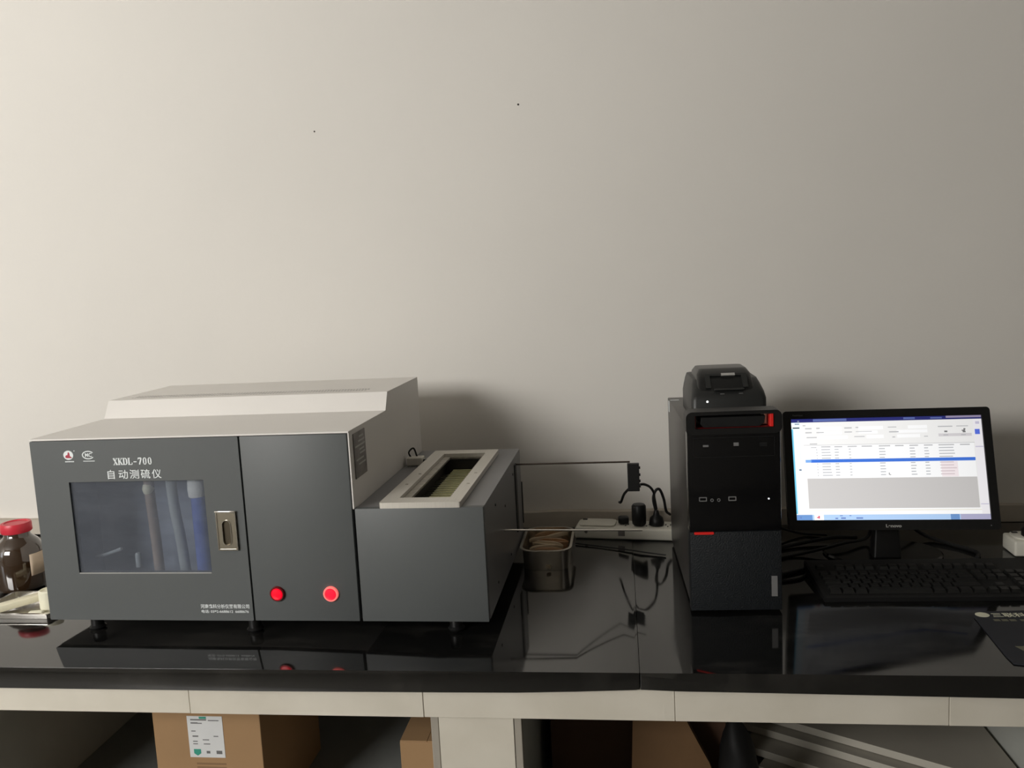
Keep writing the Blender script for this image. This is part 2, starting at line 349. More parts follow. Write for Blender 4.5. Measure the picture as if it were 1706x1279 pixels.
partition(-0.325, -0.195); partition(-1.42, -1.29); partition(0.757, 0.887); partition(1.87, 2.0); partition(-2.0, -1.87)
for (xa, xb) in ((-0.3215, -0.1955), (-1.42, -1.29), (0.757, 0.887)):
    w0 = 0.013
    for zt in ((CT-0.0865, 0.41), (0.4085, 0.10)):
        bm = BM(); add_box(bm, xa, xb, YF+0.010, YF+0.022, zt[1], zt[0]-0.0006, 0.0008); obj('pillar_tile', bm, 'apron', base)
        bm = BM(); add_box(bm, xa-w0-0.001, xa-0.001, YF+0.011, YF+0.026, zt[1], zt[0]-0.0006, 0.001); obj('edge_tile', bm, 'mortar', base)
        bm = BM(); add_box(bm, xb+0.001, xb+w0, YF+0.011, YF+0.026, zt[1], zt[0]-0.0006, 0.001); obj('edge_tile', bm, 'mortar', base)
for (xa, xb) in ((-1.289, -0.326), (-0.194, 0.756), (0.888, 1.869), (-1.869, -1.421)):
    bm = BM(); add_box(bm, xa, xb, YF+0.05, 2.088, 0.31, 0.35); obj('shelf', bm, 'shelf', base)

top = thing('worktop', 'polished black granite worktop running along the wall under the machine and computer', 'worktop', (0, 0, 0))
for (a, b_) in ((CL, 0.0125), (0.0135, CR)):
    bm = BM(); xs = sorted({a, b_, *[k for k in (-.613, -.3, -.186, -.089, .007, .072, .2, .582) if a < k < b_]})
    prof_top = [(x, CT) for x in xs]; prof_bot = [(x, CT+under(x)) for x in xs]
    add_prism(bm, prof_bot+prof_top[::-1], 1.28, 2.067, 'y', 0.0016); obj('slab', bm, 'granite', top, smooth=30)

# ------------------------------------------------------------------ sulphur analyser
KN = 0.9785
AN = thing('sulphur_analyser', 'large grey laboratory analyser with windowed door, two red lamps and low side cabinet', 'instrument', (-1.1099*KN, 1.4393*KN, CT+0.625-0.625*KN), -0.0108); AN.scale = (KN, KN, KN)
W1, W2, W3 = 0.4171, 0.6255, 0.861
ZB, ZT, ZS, ZL = 0.020, 0.3733, 0.4094, 0.2314
# main housing: stepped profile, open at the front
prof = [(0.016, ZB), (0.512, ZB), (0.512, ZS), (0.257, ZS), (0.235, ZT), (0.016, ZT)]
bm = BM(); A = [bm.verts.new((0.0, a, b)) for a, b in prof]; B = [bm.verts.new((W2, a, b)) for a, b in prof]
bm.faces.new(A); bm.faces.new(B[::-1])
for i in range(5): bm.faces.new((A[i], B[i], B[i+1], A[i+1]))
housing = obj('housing', bm, 'body', AN)
sm = housing.modifiers.new('s', 'SOLIDIFY'); sm.thickness = 0.0015; sm.offset = -1
bm = BM(); add_box(bm, 0.0, W2, 0.0, 0.0165, ZT-0.0035, ZT, 0.0012); add_box(bm, W2-0.0022, W2, 0.0, 0.017, ZL, ZT-0.003)
obj('front_lip', bm, 'body', AN)
# vent holes near the front of the raised top
bm = BM()
for row, yy in enumerate((0.287, 0.300, 0.313)):
    for i in range(84):
        x = 0.035+i*0.0064+(0.0032 if row == 1 else 0)
        add_box(bm, x, x+0.0040, yy, yy+0.0034, ZS-0.0006, ZS+0.00035)
o = obj('vent_holes', bm, 'foil', AN); o['kind'] = 'stuff'
# door with window
door = bpy.data.objects.new('door', None)
bm = BM(); add_ring(bm, rrect(0.001, W1-0.0015, ZB, ZT-0.0042, 0.002, 2), rrect(0.0725, 0.342, 0.1125, 0.290, 0.001, 2), 0.0, 0.0150, 'y')
door = obj('door', bm, 'panel', AN, smooth=30)
bm = BM(); add_box(bm, 0.0726, 0.3419, 0.0035, 0.0055, 0.1126, 0.2899); obj('window_pane', bm, 'pane', door)
bm = BM(); add_box(bm, 0.0735, 0.341, -0.0004, 0.0016, 0.1118, 0.1138); obj('window_sill', bm, 'nplight', door)
# recessed pull handle
bm = BM(); add_ring(bm, rrect(0.361, 0.400, 0.157, 0.2305, 0.0015, 5), rrect(0.3725, 0.3885, 0.167, 0.2135, 0.0078, 5), -0.0035, 0.0005, 'y')
hd = obj('pull_handle', bm, 'nickel', door, smooth=30)
bm = BM(); add_ring(bm, rrect(0.3610, 0.4000, 0.157, 0.2305, 0.0015, 5), rrect(0.3635, 0.3975, 0.1595, 0.228, 0.0015, 5), -0.0045, -0.0036, 'y')
add_ring(bm, rrect(0.3715, 0.3895, 0.166, 0.2145, 0.0088, 5), rrect(0.3728, 0.3882, 0.1673, 0.2132, 0.0076, 5), -0.0048, -0.0036, 'y')
add_box(bm, 0.3605, 0.4005, -0.0062, -0.0035, 0.2290, 0.2318, 0.0008)
obj('handle_rim', bm, 'chrome', door, smooth=30)
bm = BM(); add_prism(bm, rrect(0.371, 0.390, 0.1655, 0.215, 0.009, 5), -0.0009, -0.0001, 'y'); obj('handle_recess', bm, 'recess', door)  # flat plate; its dark colour stands in for a deep, shaded recess
# lettering: slab serif XKDL-700 made of strokes
def stroke(bm, p, q, w, dx, dz, k):
    (a, b_), (c, d) = p, q; w = w*1.25+0.015; L = math.hypot(c-a, d-b_); nx, nz = -(d-b_)/L*w/2, (c-a)/L*w/2
    add_prism(bm, [((x)*k+dx, (z)*k+dz) for x, z in ((a+nx, b_+nz), (c+nx, d+nz), (c-nx, d-nz), (a-nx, b_-nz))], -0.0006, -0.0001, 'y')
GL = {
 'X': [((.1, 1), (.62, 0), .17), ((.6, 1), (.12, 0), .07), ((0, .97), (.3, .97), .06), ((.45, .97), (.72, .97), .06), ((0, .03), (.27, .03), .06), ((.42, .03), (.72, .03), .06)],
 'K': [((.15, 1), (.15, 0), .16), ((.6, .97), (.2, .45), .07), ((.3, .58), (.62, .02), .16), ((0, .97), (.32, .97), .06), ((0, .03), (.32, .03), .06), ((.45, .97), (.72, .97), .06), ((.45, .03), (.74, .03), .06)],
 'D': [((.15, 1), (.15, 0), .16), ((0, .97), (.45, .97), .06), ((0, .03), (.45, .03), .06), ((.42, .96), (.6, .78), .12), ((.6, .8), (.6, .2), .17), ((.6, .22), (.42, .04), .12)],
 'L': [((.18, 1), (.18, 0), .16), ((.02, .97), (.36, .97), .06), ((.02, .03), (.66, .03), .07), ((.64, .0), (.66, .3), .08)],
 '-': [((.12, .42), (.6, .42), .10)],
 '7': [((.08, .94), (.6, .94), .13), ((.58, .92), (.25, 0), .15), ((.1, .98), (.09, .72), .06)],
 '0': [((.14, .8), (.14, .2), .14), ((.52, .8), (.52, .2), .14), ((.14, .8), (.26, .97), .1), ((.26, .96), (.42, .96), .08), ((.4, .97), (.53, .8), .1), ((.14, .2), (.26, .03), .1), ((.26, .04), (.42, .04), .08), ((.4, .03), (.53, .2), .1)]}
bm = BM(); k = 0.0128
for i, ch in enumerate('XKDL-700'):
    for (p, q, w) in GL[ch]: stroke(bm, p, q, w, 0.1675+i*0.00985, 0.3215, k)
obj('model_lettering', bm, 'white', door)
for i, ch in enumerate('自动测硫仪'):
    text('title_character', ch, 0.0185, (0.1535+i*0.0222, -0.0001, 0.2965), 'white', door, bold=0.006, width=0.0185 if i else 0.0140, depth=0.0004)
text('maker_lettering', '河南鑫科分析仪器有限公司', 0.0088, (0.3125, -0.0001, 0.0445), 'white', door, bold=0.012, width=0.0965, depth=0.0003)
text('phone_lettering', '电话: 0392-6688612  6688676', 0.0066, (0.3135, -0.0001, 0.0355), 'white', door, bold=0.010, width=0.0935, depth=0.0003)
# round emblem with red figure
bm = BM(); add_prism(bm, [(0.0782+0.0100*math.cos(t), 0.3420+0.0088*math.sin(t)) for t in [2*PI*i/28 for i in range(28)]], -0.0005, -0.0001, 'y')
em = obj('maker_emblem', bm, 'white', door)
bm = BM()
add_prism(bm, [(0.0716, 0.3385), (0.0745, 0.3365), (0.0850, 0.3365), (0.0845, 0.3385), (0.0815, 0.3400), (0.0812, 0.3440), (0.0803, 0.3470), (0.0785, 0.3480), (0.0775, 0.3455), (0.0768, 0.3425), (0.0735, 0.3420)], -0.0008, -0.00055, 'y')
obj('emblem_figure', bm, 'redprint', door)
bm = BM(); add_ring(bm, [(0.0908+0.0011*math.cos(t), 0.3500+0.0011*math.sin(t)) for t in [2*PI*i/10 for i in range(10)]], [(0.0908+0.0006*math.cos(t), 0.3500+0.0006*math.sin(t)) for t in [2*PI*i/10 for i in range(10)]], -0.0005, -0.0001, 'y')
for i in range(6): add_box(bm, 0.0705+i*0.0031, 0.0705+i*0.0031+0.0024, -0.0005, -0.0001, 0.3286, 0.3308)
obj('emblem_caption', bm, 'white', door)
bm = BM()
for (ro, zo, z_) in ((1.0, 1.0, 0),):
    N = 26; a0_, a1_ = math.radians(35), math.radians(325)
    oo = [(0.1185+0.0125*math.cos(a0_+(a1_-a0_)*i/N), 0.3415+0.0080*math.sin(a0_+(a1_-a0_)*i/N)) for i in range(N+1)]
    ii = [(0.1185+0.0104*math.cos(a0_+(a1_-a0_)*i/N), 0.3415+0.0062*math.sin(a0_+(a1_-a0_)*i/N)) for i in range(N+1)]
    for i in range(N): add_prism(bm, [oo[i], oo[i+1], ii[i+1], ii[i]], -0.0005, -0.0001, 'y')
for i in range(10): add_box(bm, 0.1075+i*0.00235, 0.1075+i*0.00235+0.0018, -0.0005, -0.0001, 0.3292, 0.3308)
obj('metrology_mark', bm, 'white', door)
text('metrology_mark_letters', 'MC', 0.0098, (0.1120, -0.0001, 0.3382), 'white', door, bold=0.02, width=0.0135, depth=0.0004)
# chamber behind the door
bm = BM(); add_box(bm, 0.03, 0.405, 0.0170, 0.14, 0.045, 0.335)
bm.faces.ensure_lookup_table()
ff = min(bm.faces, key=lambda f: f.calc_center_median().y); bmesh.ops.delete(bm, geom=[ff], context='FACES_ONLY')
chamber = obj('chamber', bm, 'liner', AN)
s = chamber.modifiers.new('s', 'SOLIDIFY'); s.thickness = 0.001; s.offset = 1
def lean(xt, xb, y=0.045): return (xt, y, 0.325), (xb, y, 0.050)
bm = BM(); add_tube(bm, [(0.214, 0.032, 0.33), (0.214, 0.032, 0.25), (0.217, 0.032, 0.17), (0.219, 0.032, 0.05)], 0.0095, 14); obj('drying_tube', bm, 'tube_brown', chamber, True)
bm = BM(); add_lathe(bm, [(0.004, -.012), (0.009, -.008), (0.011, 0), (0.009, .008), (0.004, .012)], (0.213, 0.030, 0.268), 14); obj('tube_stopper', bm, 'ceramic', chamber, True)
bm = BM(); add_tube(bm, [(0.256, 0.036, 0.33), (0.258, 0.036, 0.24), (0.266, 0.036, 0.16), (0.272, 0.036, 0.05)], 0.0100, 14); obj('flow_tube', bm, 'tube_grey', chamber, True)
bm = BM(); add_lathe(bm, [(0.0155, 0.05), (0.0155, 0.252)], (0.312, 0.034, 0), 20); obj('silica_column', bm, 'silica', chamber, 40)
bm = BM(); add_lathe(bm, [(0.012, 0.252), (0.0170, 0.256), (0.0180, 0.270), (0.0170, 0.285), (0.016, 0.30)], (0.310, 0.034, -0.004), 20); obj('cotton_plug', bm, 'cotton', chamber, True)
bm = BM(); add_tube(bm, [(0.07, 0.06, 0.125), (0.10, 0.05, 0.134), (0.135, 0.045, 0.146)], 0.0032, 8); obj('hose', bm, 'tube_grey', chamber, True)
bm = BM(); add_lathe(bm, [(0.006, 0), (0.006, 0.024), (0.0045, 0.028)], (0.165, 0.05, 0.108), 12); obj('valve', bm, 'tube_grey', chamber, True)
bm = BM(); add_lathe(bm, [(0.002, 0.003), (0.0032, 0), (0.0032, -0.003), (0.002, -0.004)], (0.2115, 0.030, 0.158), 12, ax='y'); obj('screw', bm, 'chrome', chamber, True)
# middle panel with two lamps
bm = BM(); add_box(bm, W1+0.0015, W2-0.0045, 0.0, 0.0150, ZB, ZT-0.0042, 0.0016); mid = obj('middle_panel', bm, 'panel', AN, smooth=30)
for (x, l1, l2, lab) in ((0.4670, 'redled1', 'redring', 'dim red lamp, left'), (0.5700, 'redled2', 'redring2', 'bright red lamp with glowing rim, right')):
    bm = BM(); add_lathe(bm, [(0.0142, 0.0005), (0.0142, -0.0035), (0.0130, -0.0050), (0.0112, -0.0050), (0.0112, 0.0005)], (x, 0, 0.0730), 28, cap=False, ax='y')
    ringo = obj('lamp_ring', bm, l2, mid, True)
    bm = BM(); add_lathe(bm, [(0.0110, 0.0003), (0.0110, -0.0044), (0.0095, -0.0062), (0.004, -0.0070)], (x, 0, 0.0730), 28, ax='y')
    obj('indicator_lamp', bm, l1, mid, True, label=lab)
# low sampler cabinet
bm = BM(); add_box(bm, W2+0.0005, W3, 0.0, 0.0150, ZB, ZL, 0.0016); low = obj('low_front_panel', bm, 'panel', AN, smooth=30)
bm = BM()
add_ring(bm, rect4(W2+0.001, W3, 0.0152, 0.512), rect4(0.704, 0.793, 0.038, 0.415), ZL-0.0035, ZL-0.0005, 'z')
add_box(bm, W3-0.003, W3, 0.0152, 0.512, ZB, ZL-0.0036); add_box(bm, W2+0.001, W3-0.003, 0.509, 0.512, ZB, ZL-0.0036)
add_box(bm, W2+0.001, W3-0.003, 0.0152, 0.509, ZB, ZB+0.003)
obj('low_cabinet', bm, 'lowtop', AN)
bm = BM(); add_ring(bm, rrect(0.672, 0.8205, 0.0, 0.457, 0.004, 4), rrect(0.701, 0.796, 0.0345, 0.418, 0.002, 4), ZL, ZL+0.0105, 'z'); pl = obj('sampler_plate', bm, 'plate', AN, smooth=30)
bm = BM(); add_ring(bm, rrect(0.7015, 0.7955, 0.035, 0.4175, 0.002, 4), rrect(0.7165, 0.7890, 0.038, 0.4090, 0.002, 4), ZL, ZL+0.0040, 'z'); obj('plate_ledge', bm, 'plate2', AN)
for (x, y) in ((0.693, 0.222), (0.688, 0.135), (0.809, 0.222), (0.810, 0.133)):
    bm = BM(); add_lathe(bm, [(0.0032, 0), (0.0030, 0.0008), (0.0015, 0.0008)], (x, y, ZL+0.0104), 12); obj('plate_screw', bm, 'plate2', pl, True)
bm = BM(); add_box(bm, 0.7045, 0.7925, 0.0385, 0.4145, 0.150, ZL-0.0040)
bm.faces.ensure_lookup_table(); ff = max(bm.faces, key=lambda f: f.calc_center_median().z); bmesh.ops.delete(bm, geom=[ff], context='FACES_ONLY')
tro = obj('sampler_trough', bm, 'cavity', AN)
bm = BM(); add_box(bm, -0.027, 0.027, -0.0030, 0.0030, -0.0008, 0.0008, 0.0004, 1)
sl = obj('slat', bm, 'slat', AN); sl.location = (0.7585, 0.050, 0.216)
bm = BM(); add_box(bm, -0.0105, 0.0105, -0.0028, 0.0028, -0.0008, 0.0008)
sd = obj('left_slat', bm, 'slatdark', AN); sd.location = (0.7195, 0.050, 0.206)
for i in range(1, 23):
    y = 0.050+i*0.0142
    c = sl.copy(); COL.objects.link(c); c.parent = AN; c.location = (0.7585, y, 0.216)
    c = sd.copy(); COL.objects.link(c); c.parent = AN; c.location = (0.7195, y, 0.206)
# small connector on the low top beside the housing
bm = BM(); add_box(bm, 0.632, 0.667, 0.345, 0.372, ZL, ZL+0.018, 0.002); cn = obj('connector', bm, 'plate', AN)
bm = BM(); add_tube(bm, [(0.640, 0.36, ZL+0.014), (0.634, 0.362, ZL+0.027), (0.645, 0.363, ZL+0.036), (0.652, 0.364, ZL+0.016)], 0.0020, 6)
add_tube(bm, [(0.6665, 0.358, ZL+0.009), (0.675, 0.36, ZL+0.007), (0.690, 0.372, ZL+0.004)], 0.0035, 8); obj('connector_wire', bm, 'cable', AN, True)
# nameplate on the right side of the tall housing
bm = BM(); add_box(bm, W2+0.0002, W2+0.0016, 0.020, 0.0865, 0.281, 0.3640); npl = obj('nameplate', bm, 'foil', AN)
bm = BM()
for i, (ya, yb, zz) in enumerate(((.05, .075, .353), (.045, .080, .345), (.026, .082, .337), (.048, .076, .329), (.050, .080, .322), (.028, .07, .312), (.04, .08, .303))):
    add_box(bm, W2+0.0016, W2+0.0019, ya, yb, zz, zz+0.0030)
obj('nameplate_print', bm, 'nplight', npl)
# side details: slot, screws, push rods
bm = BM(); add_box(bm, W3, W3+0.0022, 0.408, 0.432, 0.060, 0.214); obj('side_slot', bm, 'hole', AN)
bm = BM(); add_box(bm, W3-0.006, W3+0.002, 0.5125, 0.520, 0.050, 0.150, 0.001); obj('rear_hinge', bm, 'hole', AN)
for (y, z) in ((0.13, 0.20), (0.25, 0.165), (0.38, 0.20), (0.12, 0.05), (0.30, 0.045)):
    bm = BM(); add_lathe(bm, [(0.0028, 0), (0.0026, 0.0012), (0.001, 0.0014)], (W3, y, z), 10, ax='x'); obj('side_screw', bm, 'black', AN, True)
bm = BM(); add_tube(bm, [(W3-0.004, 0.215, 0.124), (1.139, 0.224, 0.1185)], 0.0020, 8, 1); obj('push_rod', bm, 'steel', AN, True)
bm = BM(); add_tube(bm, [(W3-0.004, 0.428, 0.2118), (1.118, 0.428, 0.2125)], 0.0020, 8, 1); obj('guide_rod', bm, 'darkrod', AN, True)
bm = BM(); add_box(bm, 1.112, 1.138, 0.420, 0.432, 0.147, 0.2095, 0.0012)
for zz in (0.197, 0.181, 0.167, 0.155): add_box(bm, 1.1375, 1.1405, 0.423, 0.429, zz, zz+0.005)
obj('sensor_block', bm, 'black', AN)
for (x, y) in ((0.07, 0.04), (0.40, 0.035), (0.79, 0.045), (0.07, 0.47), (0.40, 0.47), (0.79, 0.47)):
    bm = BM(); add_lathe(bm, [(0.013, -0.0134), (0.016, -0.009), (0.012, -0.005), (0.012, 0.0198)], (x, y, 0), 16); obj('foot', bm, 'black', AN, True)

# ------------------------------------------------------------------ things left of the analyser
B = thing('reagent_bottle', 'brown glass reagent bottle with red screw cap, left of the analyser', 'bottle', (-1.339, 1.665, CT))
bm = BM(); add_lathe(bm, [(0.040, 0.0005), (0.0485, 0.004), (0.0505, 0.012), (0.0505, 0.078), (0.0480, 0.094), (0.0400, 0.108), (0.0300, 0.117), (0.0265, 0.122), (0.0265, 0.134)], n=36); obj('body', bm, 'amber', B, 60)
bm = BM(); n = 36
add_lathe(bm, [(0.0300, 0.129), (0.0312, 0.131), (0.0312, 0.146), (0.0295, 0.150), (0.0235, 0.1503), (0.0225, 0.1485), (0.006, 0.1485)], n=36); cap = obj('cap', bm, 'redcap', B, 35)
bm = BM()
for i in range(48):
    t = 2*PI*i/48; add_box(bm, 0.0305*math.cos(t)-.0006, 0.0305*math.cos(t)+.0006, 0.0305*math.sin(t)-.0006, 0.0305*math.sin(t)+.0006, 0.1315, 0.1455)
bm.free()
bm = BM(); N = 10; A = []; Bq = []
for i in range(N+1):
    t = math.radians(-31+ i*78/N); x, y = 0.0509*math.cos(t), 0.0509*math.sin(t)
    A.append((x, y, 0.036)); Bq.append((x, y, 0.084))
R1 = [bm.verts.new(p) for p in A]; R2 = [bm.verts.new(p) for p in Bq]
for i in range(N): bm.faces.new((R1[i], R1[i+1], R2[i+1], R2[i]))
lab = obj('label', bm, 'paper', B, True, fix=False); s = lab.modifiers.new('s', 'SOLIDIFY'); s.thickness = 0.0004; s.offset = 1

def tray_bm(w, d, h, r, rim, t=0.0012, slope=0.12):
    bm = BM(); n = 6
    def rr(dx, z, rr_): return [(a, b_, z) for a, b_ in rrect(-w/2+dx, w/2-dx, -d/2+dx, d/2-dx, rr_, n)]
    s_ = h*slope
    rings = [rr(rim, h-0.0018, r), rr(0, h-0.0018, r+rim*.5), rr(0, h, r+rim*.5), rr(rim+0.0005, h, r), rr(rim+s_, t, r*.8), rr(rim+s_+0.02, t, r*.5)]
    V = [[bm.verts.new(p) for p in ring] for ring in rings]; m_ = len(V[0])
    out = [[bm.verts.new(p) for p in rr(rim, h-0.0018, r)], [bm.verts.new(p) for p in rr(rim+s_, 0.0004, r*.8)]]
    for P, Q in zip(V, V[1:]):
        for i in range(m_): bm.faces.new((P[i], P[(i+1) % m_], Q[(i+1) % m_], Q[i]))
    bm.faces.new(V[-1])
    for i in range(m_): bm.faces.new((out[0][i], out[1][i], out[1][(i+1) % m_], out[0][(i+1) % m_]))
    bm.faces.new(out[1][::-1])
    bmesh.ops.remove_doubles(bm, verts=bm.verts[:], dist=0.00001)
    return bm
o = obj('enamel_tray', tray_bm(0.172, 0.130, 0.0125, 0.006, 0.005), 'steel', None, 35, loc=(-1.232, 1.548, CT))
tag(o, 'shallow shiny metal tray holding cream ceramic pieces, left of the analyser', 'tray')
bm = BM(); add_box(bm, -0.048, 0.048, -0.013, 0.013, 0, 0.014, 0.003)
o = obj('ceramic_bar', bm, 'ceramic', None, 35, loc=(-1.252, 1.542, CT+0.0078)); o.rotation_euler = (0, math.radians(-6), math.radians(36))
tag(o, 'cream ceramic bar lying diagonally in the shallow metal tray', 'ceramic bar')
bm = BM(); add_lathe(bm, [(0.0185, 0), (0.0195, 0.004), (0.0200, 0.038), (0.0170, 0.040), (0.0155, 0.0365), (0.004, 0.0365)], n=24)
o = obj('ceramic_cup', bm, 'ceramic2', None, 35, loc=(-1.187, 1.545, CT+0.0014))
tag(o, 'short white ceramic cylinder standing in the shallow metal tray', 'ceramic cup')
bm = BM(); add_box(bm, -0.014, 0.014, -0.006, 0.006, 0, 0.006, 0.002)
o = obj('ceramic_shard', bm, 'ceramic2', None, 35, loc=(-1.196, 1.513, CT+0.0014)); o.rotation_euler[2] = 0.2
tag(o, 'small pale ceramic shard at the front of the shallow metal tray', 'ceramic piece')

# ------------------------------------------------------------------ steel tray with combustion boats
TX, TY = -0.1755, 1.835
o = obj('steel_tray', tray_bm(0.114, 0.180, 0.046, 0.030, 0.005, slope=0.06), 'oldsteel', None, 35, loc=(TX, TY, CT))
tag(o, 'deep rounded stainless steel tray full of ceramic boats, right of the analyser', 'tray')
def boat_bm(L=0.066, w=0.0135, h=0.010):
    bm = BM(); rings = []
    for i in range(9):
        t = -1+2*i/8; s_ = math.sqrt(max(0.03, 1-abs(t)**3)); x = t*L/2
        prof = [(-1, 1), (-.9, .25), (-.45, 0), (.45, 0), (.9, .25), (1, 1), (.78, 1), (.6, .35), (0, .22), (-.6, .35), (-.78, 1)]
        rings.append([(x, a*w/2*s_, b_*h*(0.6+0.4*s_)) for a, b_ in prof])
    add_loft(bm, rings); return bm
bt = obj('combustion_boat', boat_bm(), 'boat', None, 35)
b2 = obj('combustion_boat', boat_bm(), 'boat2', None, 35)
spots = []
for layer, (zz, cnt) in enumerate(((0.004, 5), (0.0140, 5), (0.0240, 6), (0.0335, 7))):
    for j in range(cnt):
        spots.append((random.uniform(-.018, .018), -0.062+j*0.124/(cnt-1)*1.0, zz, random.uniform(-1.3, 1.3), random.uniform(-.12, .12)))
LB = {True: 'rust-stained porcelain combustion boat heaped in the deep steel tray', False: 'pale stained porcelain combustion boat heaped in the deep steel tray'}
for i, (dx, dy, dz, rz, tl) in enumerate(spots):
    rust = i % 3 == 1; src = b2 if rust else bt
    if i == 0: o = bt
    elif i == 1: o = b2
    else: o = src.copy(); COL.objects.link(o)
    o.location = (TX+dx*0.8, TY+dy, CT+dz); o.rotation_euler = (random.uniform(-.3, .3), tl, rz*0.75)
    tag(o, LB[rust], 'boat', 'rust-stained boats in the steel tray' if rust else 'pale boats in the steel tray')

# ------------------------------------------------------------------ power strips and plugs
def power_strip(label, loc, L, W, H, rz, nsock):
    t = thing('power_strip', label, 'power strip', loc, rz)
    bm = BM(); add_box(bm, 0, L, 0, W, 0.0006, H, 0.005, 3); bd = obj('body', bm, 'strip', t, 40)
    bm = BM(); add_prism(bm, rrect(0.008, 0.095, 0.010, W-0.006, 0.012, 5), H, H+0.004, 'z', 0.0015); obj('raised_panel', bm, 'strip', bd, 40)
    for i in range(nsock):
        x = 0.120+i*0.050
        bm = BM()
        add_box(bm, x-0.007, x-0.004, W/2-0.002, W/2+0.008, H, H+0.0005); add_box(bm, x+0.004, x+0.007, W/2-0.002, W/2+0.008, H, H+0.0005)
        add_box(bm, x-0.0015, x+0.0015, W/2-0.014, W/2-0.006, H, H+0.0005)
        obj('socket', bm, 'hole', bd)
    bm = BM(); add_box(bm, 0.012, 0.023, W-0.020, W-0.013, H+0.004, H+0.0055); obj('switch', bm, 'hole', bd)
    bm = BM(); add_lathe(bm, [(0.0040, 0.0004), (0.0038, -0.0008), (0.001, -0.0008)], (0.028, 0, 0.018), 10, ax='y'); obj('rating_mark', bm, 'foil', bd)
    bm = BM(); add_box(bm, 0.105, 0.121, -0.0005, 0.0006, 0.010, 0.022); obj('switch_window', bm, 'foil', bd)
    return t
power_strip('ivory power strip between the analyser and the computer tower, with black plugs', (-0.124, 1.975, CT), 0.30, 0.072, 0.028, -0.13, 3)
power_strip('ivory power strip cut off by the right edge, beyond the keyboard', (0.800, 1.815, CT), 0.30, 0.066, 0.034, -0.04, 3)
P = thing('power_plug', 'large black power adapter plugged into the ivory strip left of the tower', 'plug', (0.031, 1.985, CT+0.0292))
bm = BM(); add_lathe(bm, [(0.013, 0), (0.0165, 0.004), (0.0175, 0.022), (0.0170, 0.047), (0.014, 0.051), (0.006, 0.052)], n=20); obj('body', bm, 'black', P, True)
P = thing('power_plug', 'black power plug with tall cord loop, standing beside the tower', 'plug', (0.072, 1.985, CT+0.0292))
bm = BM(); add_lathe(bm, [(0.017, 0), (0.018, 0.006), (0.015, 0.018), (0.008, 0.024), (0.005, 0.036)], n=20); obj('body', bm, 'black', P, True)
bm = BM(); add_tube(bm, [(0, 0, 0.030), (-0.006, 0.002, 0.062), (0.000, 0.004, 0.082), (0.010, 0.006, 0.084), (0.019, 0.008, 0.060), (0.024, 0.014, 0.030), (0.034, 0.030, 0.016)], 0.0033, 8); obj('cord', bm, 'cable', P, True)
P = thing('power_plug', 'flat black plug lying left of the large adapter on the strip', 'plug', (-0.006, 2.000, CT+0.0292))
bm = BM(); add_box(bm, -0.013, 0.013, -0.011, 0.011, 0, 0.018, 0.005); obj('body', bm, 'black', P, 40)
P = thing('power_plug', 'black plug in the strip at the right edge of the frame', 'plug', (0.842, 1.840, CT+0.0352))
bm = BM(); add_lathe(bm, [(0.014, 0), (0.018, 0.004), (0.018, 0.016), (0.010, 0.026), (0.005, 0.034)], n=20); obj('body', bm, 'black', P, True)
bm = BM(); add_tube(bm, [(0, 0, 0.030), (0.02, 0.004, 0.055), (0.06, 0.01, 0.052)], 0.0033, 8); obj('cord', bm, 'cable', P, True)
def cable(pts, r, label, name='cable'):
    bm = BM(); add_tube(bm, [(a, b_, c+CT) for a, b_, c in pts], r, 8); o = obj(name, bm, 'cable', None, True); return tag(o, label, 'cable')
cable([(0.020, 1.840, 0.158), (0.012, 1.860, 0.152), (-0.002, 1.90, 0.128), (-0.010, 1.92, 0.104), (-0.014, 1.94, 0.098)], 0.0030, 'short black lead curving down left from the small black sensor block')
cable([(0.024, 1.840, 0.158), (0.038, 1.860, 0.160), (0.055, 1.91, 0.142), (0.066, 1.95, 0.118), (0.070, 2.02, 0.085), (0.075, 2.045, 0.050)], 0.0030, 'black lead arching right from the sensor block towards the plugs')
cable([(-0.12, 1.93, 0.003), (-0.06, 1.905, 0.003), (0.0, 1.88, 0.003), (0.05, 1.855, 0.003), (0.085, 1.84, 0.003)], 0.0016, 'thin black cable lying on the worktop in front of the power strip')
cable([(0.302, 1.93, 0.060), (0.31, 1.95, 0.052), (0.335, 1.97, 0.030), (0.40, 1.98, 0.006), (0.46, 1.97, 0.004)], 0.0028, 'black cable dropping between the tower and the monitor')
cable([(0.30, 1.80, 0.004), (0.36, 1.83, 0.004), (0.42, 1.84, 0.014), (0.47, 1.86, 0.02), (0.53, 1.90, 0.02), (0.54, 1.905, 0.06)], 0.0036, 'thick black video cable looping behind the monitor stand on the left')
cable([(0.30, 1.705, 0.004), (0.36, 1.74, 0.004), (0.40, 1.775, 0.004), (0.44, 1.745, 0.004), (0.52, 1.728, 0.004), (0.60, 1.750, 0.004)], 0.0045, 'thick black cable snaking behind the back edge of the keyboard')
cable([(0.62, 1.97, 0.05), (0.66, 1.95, 0.012), (0.70, 1.90, 0.004), (0.735, 1.84, 0.004), (0.72, 1.80, 0.004)], 0.0042, 'black cable coming down behind the monitor on the right of its stand')
cable([(0.31, 1.862, 0.004), (0.38, 1.90, 0.006), (0.46, 1.93, 0.010), (0.52, 1.95, 0.004)], 0.0045, 'black cable lying on the worktop under the monitor left half')
cable([(0.298, 1.672, 0.003), (0.34, 1.688, 0.003), (0.365, 1.72, 0.003), (0.40, 1.752, 0.003), (0.46, 1.741, 0.003)], 0.0030, 'thin black keyboard lead coming round the tower')

